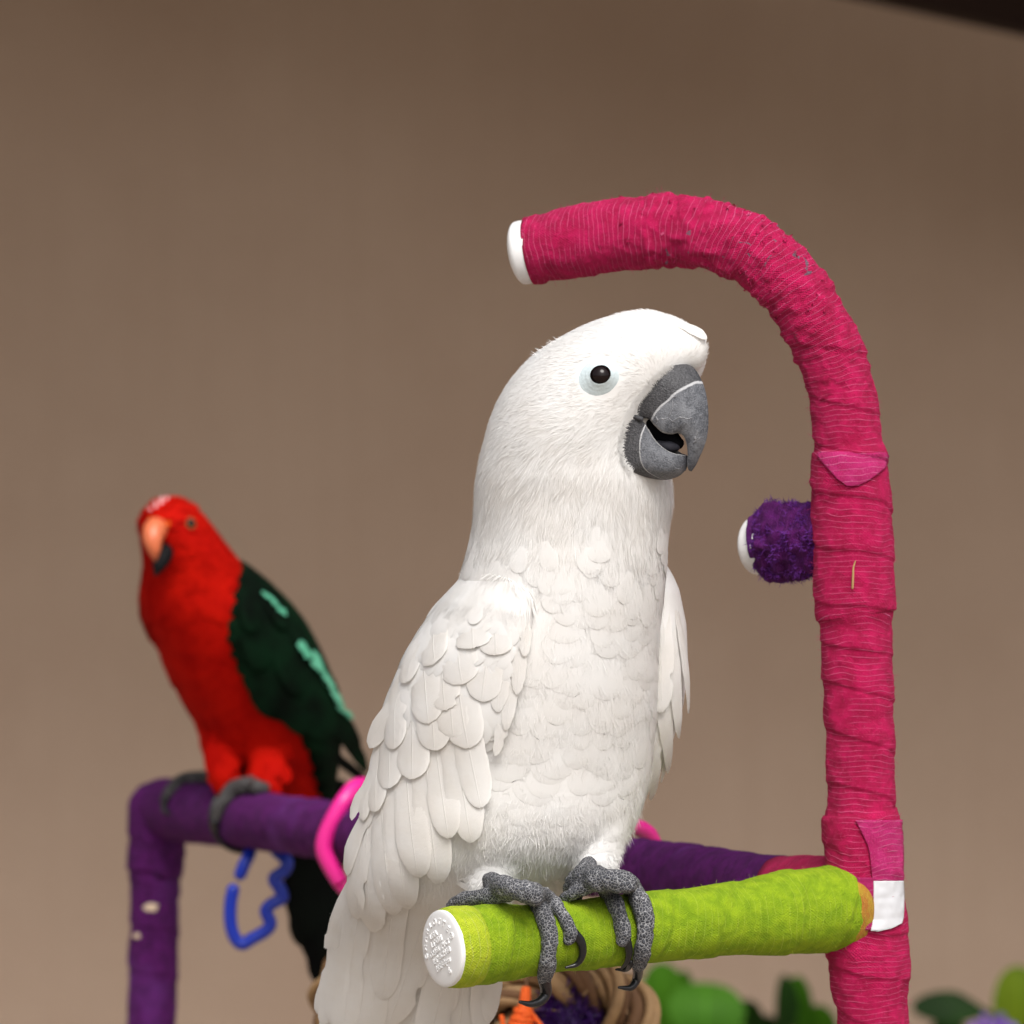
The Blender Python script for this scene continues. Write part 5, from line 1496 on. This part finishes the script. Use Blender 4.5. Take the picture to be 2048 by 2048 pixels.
# dry straw caught on the post
sp = [P(1711, 1122, PD - 0.0192), P(1707, 1135, PD - 0.0196), P(1706, 1155, PD - 0.0196), P(1705, 1176, PD - 0.0192)]
o = tube('straw', sp, [0.0002, 0.0004, 0.0005, 0.0005], M['straw'], None, 8, 20)
tag(o, 'tiny dry straw stuck to the pink wrapped post', 'straw')

# ------------------------------------------------------------------ shrubs in front of the wall
def leaf_mat(name, col, col2):
    m, nt, b = new_mat(name); g = NT(nt); p = g.geo(); u, v = g.uv()
    au = g.math('ABSOLUTE', u)
    vein = g.math('ABSOLUTE', g.math('SINE', g.math('MULTIPLY', g.math('SUBTRACT', v, g.math('MULTIPLY', au, 0.3)), 26.0)))
    c = g.mix(g.ramp(g.noise(25, 3, 0.5, p), 0.3, 0.7), col, col2)
    c = g.mix(g.math('MULTIPLY', g.ramp(vein, 0.0, 0.2, 1, 0), 0.3), c, tuple(min(1, x * 1.8) for x in col2))
    c = g.mix(g.ramp(au, 0.0, 0.05, 0.5, 0), c, tuple(min(1, x * 2.0) for x in col2))
    b.inputs['Roughness'].default_value = 0.6
    b.inputs['Specular IOR Level'].default_value = 0.15
    g.link(c, b.inputs['Base Color'])
    t = g.n('ShaderNodeBsdfTranslucent'); g.link(c, t.inputs['Color'])
    mx = g.n('ShaderNodeMixShader'); mx.inputs[0].default_value = 0.3
    g.link(b.outputs[0], mx.inputs[1]); g.link(t.outputs[0], mx.inputs[2]); g.link(mx.outputs[0], nt.nodes['Material Output'].inputs['Surface'])
    return m
LM = [leaf_mat('green_leaf', (0.032, 0.115, 0.004), (0.050, 0.160, 0.007)), leaf_mat('dark_green_leaf', (0.006, 0.024, 0.002), (0.012, 0.042, 0.004)), leaf_mat('yellow_green_leaf', (0.095, 0.155, 0.006), (0.125, 0.19, 0.008))]
m_stem = plain_mat('green_stem', (0.05, 0.09, 0.02), 0.6)
def leaf(parent, base, tip, hw, nrm, mat, seed, fold=0.25):
    """leaf from base to tip (world), half width hw (m), facing nrm"""
    r = np.random.default_rng(seed)
    n = 12; C = []
    bow = Vector(nrm).normalized()
    for t in np.linspace(0, 1, n): C.append(Vector(base).lerp(Vector(tip), t) + bow * (hw * 0.35 * math.sin(math.pi * t)))
    v, uv, f = feather_grid(C, [Vector(nrm)] * n, hw, r, taper=0.15, camber=-fold * 0.5, Rs=10, jag=0, K_=16, M_=9, tip=0.5, sharp=2.0)
    o = mesh_obj('leaf', v, f, mat, parent, True, uv)
    return o
def shrub(name, label, px0, d, leaves, extra, seed):
    root = P(px0, 1024, d); root.z = 0
    sh = empty(name, root, label, 'shrub', None)
    r = np.random.default_rng(seed)
    sid = seed * 100
    for (bx, by, tx, ty, w, mi, dd, ny) in leaves:
        b = P(bx, by, d + dd); t = P(tx, ty, d + dd * 0.6 - 0.01)
        leaf(sh, b, t, w * K * d, (ny, -1.0, 0.55), LM[mi], sid); sid += 1
        g0 = Vector((root.x + r.uniform(-0.06, 0.06), d + 0.05 + r.uniform(-0.05, 0.05), 0.0))
        tube('stem', [g0, g0.lerp(b, 0.5) + Vector((r.uniform(-.03, .03), r.uniform(-.03, .03), 0)), b], [0.006, 0.0045, 0.0022], m_stem, sh, 8, 24)
    for k in range(extra):                              # lower foliage, below the picture
        x = px0 + r.uniform(-150, 150); z0 = r.uniform(0.15, 0.78)
        b = P(x, 1024, d + r.uniform(-0.12, 0.12)); b.z = z0
        t = b + Vector((r.uniform(-0.07, 0.07), r.uniform(-0.06, 0.03), r.uniform(0.01, 0.07)))
        leaf(sh, b, t, r.uniform(0.018, 0.03), (r.uniform(-.5, .5), -0.8, 0.6), LM[int(r.integers(0, 3))], sid); sid += 1
        g0 = Vector((root.x + r.uniform(-0.08, 0.08), d + 0.05, 0.0)); tube('stem', [g0, g0.lerp(b, 0.6), b], [0.005, 0.004, 0.002], m_stem, sh, 6, 14)
    return sh
D4 = 4.15
shrub('broadleaf_shrub', 'leafy green shrub with rounded leaves against the wall between ring toy and pink post', 1460, D4,
      [(1330, 2110, 1318, 1925, 52, 0, 0.02, 0.2), (1352, 2120, 1372, 1942, 36, 0, 0.05, -0.4), (1290, 2110, 1300, 1952, 34, 1, 0.06, 0.3), (1405, 2120, 1412, 1966, 78, 0, -0.06, 0.1), (1480, 2120, 1500, 2000, 40, 1, 0.06, 0.0),
       (1560, 2110, 1566, 1950, 36, 1, 0.0, 0.9), (1612, 2100, 1598, 1952, 40, 0, 0.02, -0.7), (1640, 2120, 1644, 2010, 40, 0, 0.05, -0.2), (1520, 2140, 1524, 2030, 44, 1, 0.04, 0.2), (1360, 2150, 1352, 2010, 50, 1, 0.09, 0.0), (1450, 2150, 1456, 2040, 50, 0, 0.0, 0.0)], 40, 5)
shrub('broadleaf_shrub', 'leafy yellow-green shrub against the wall on the free side of the pink post', 1960, D4 + 0.1,
      [(1990, 2030, 1824, 2014, 36, 1, -0.02, 0.1), (2030, 2110, 2034, 1932, 56, 2, 0.0, 0.2), (1900, 2120, 1880, 2036, 44, 1, 0.03, 0.0), (2085, 2120, 2100, 1960, 52, 2, 0.05, -0.2), (1960, 2130, 1962, 2060, 40, 0, 0.04, 0.0)], 40, 6)
# purple blossom just entering the picture
bp = P(1985, 2056, D4)
fl = empty('purple_flower', P(1985, 2130, D4), 'small purple blossom among the yellow-green leaves', 'flower')
for k in range(6):
    a = k / 6 * 2 * math.pi
    d_ = Vector((math.cos(a), -0.35, math.sin(a) * 0.6))
    v, uv, f = feather_grid([bp + d_ * (0.018 * t) for t in np.linspace(0, 1, 6)], [Vector((0, -0.6, 0.8))] * 6, 0.008, r_, K_=8, M_=5, tip=0.5, Rs=10)
    mesh_obj('petal', v, f, M['petal'], fl, True, uv)
g0 = Vector((P(1960, 0, D4).x, D4 + 0.1, 0)); tube('flower_stem', [g0, g0.lerp(bp, 0.6), bp], [0.004, 0.003, 0.0018], m_stem, fl, 8)
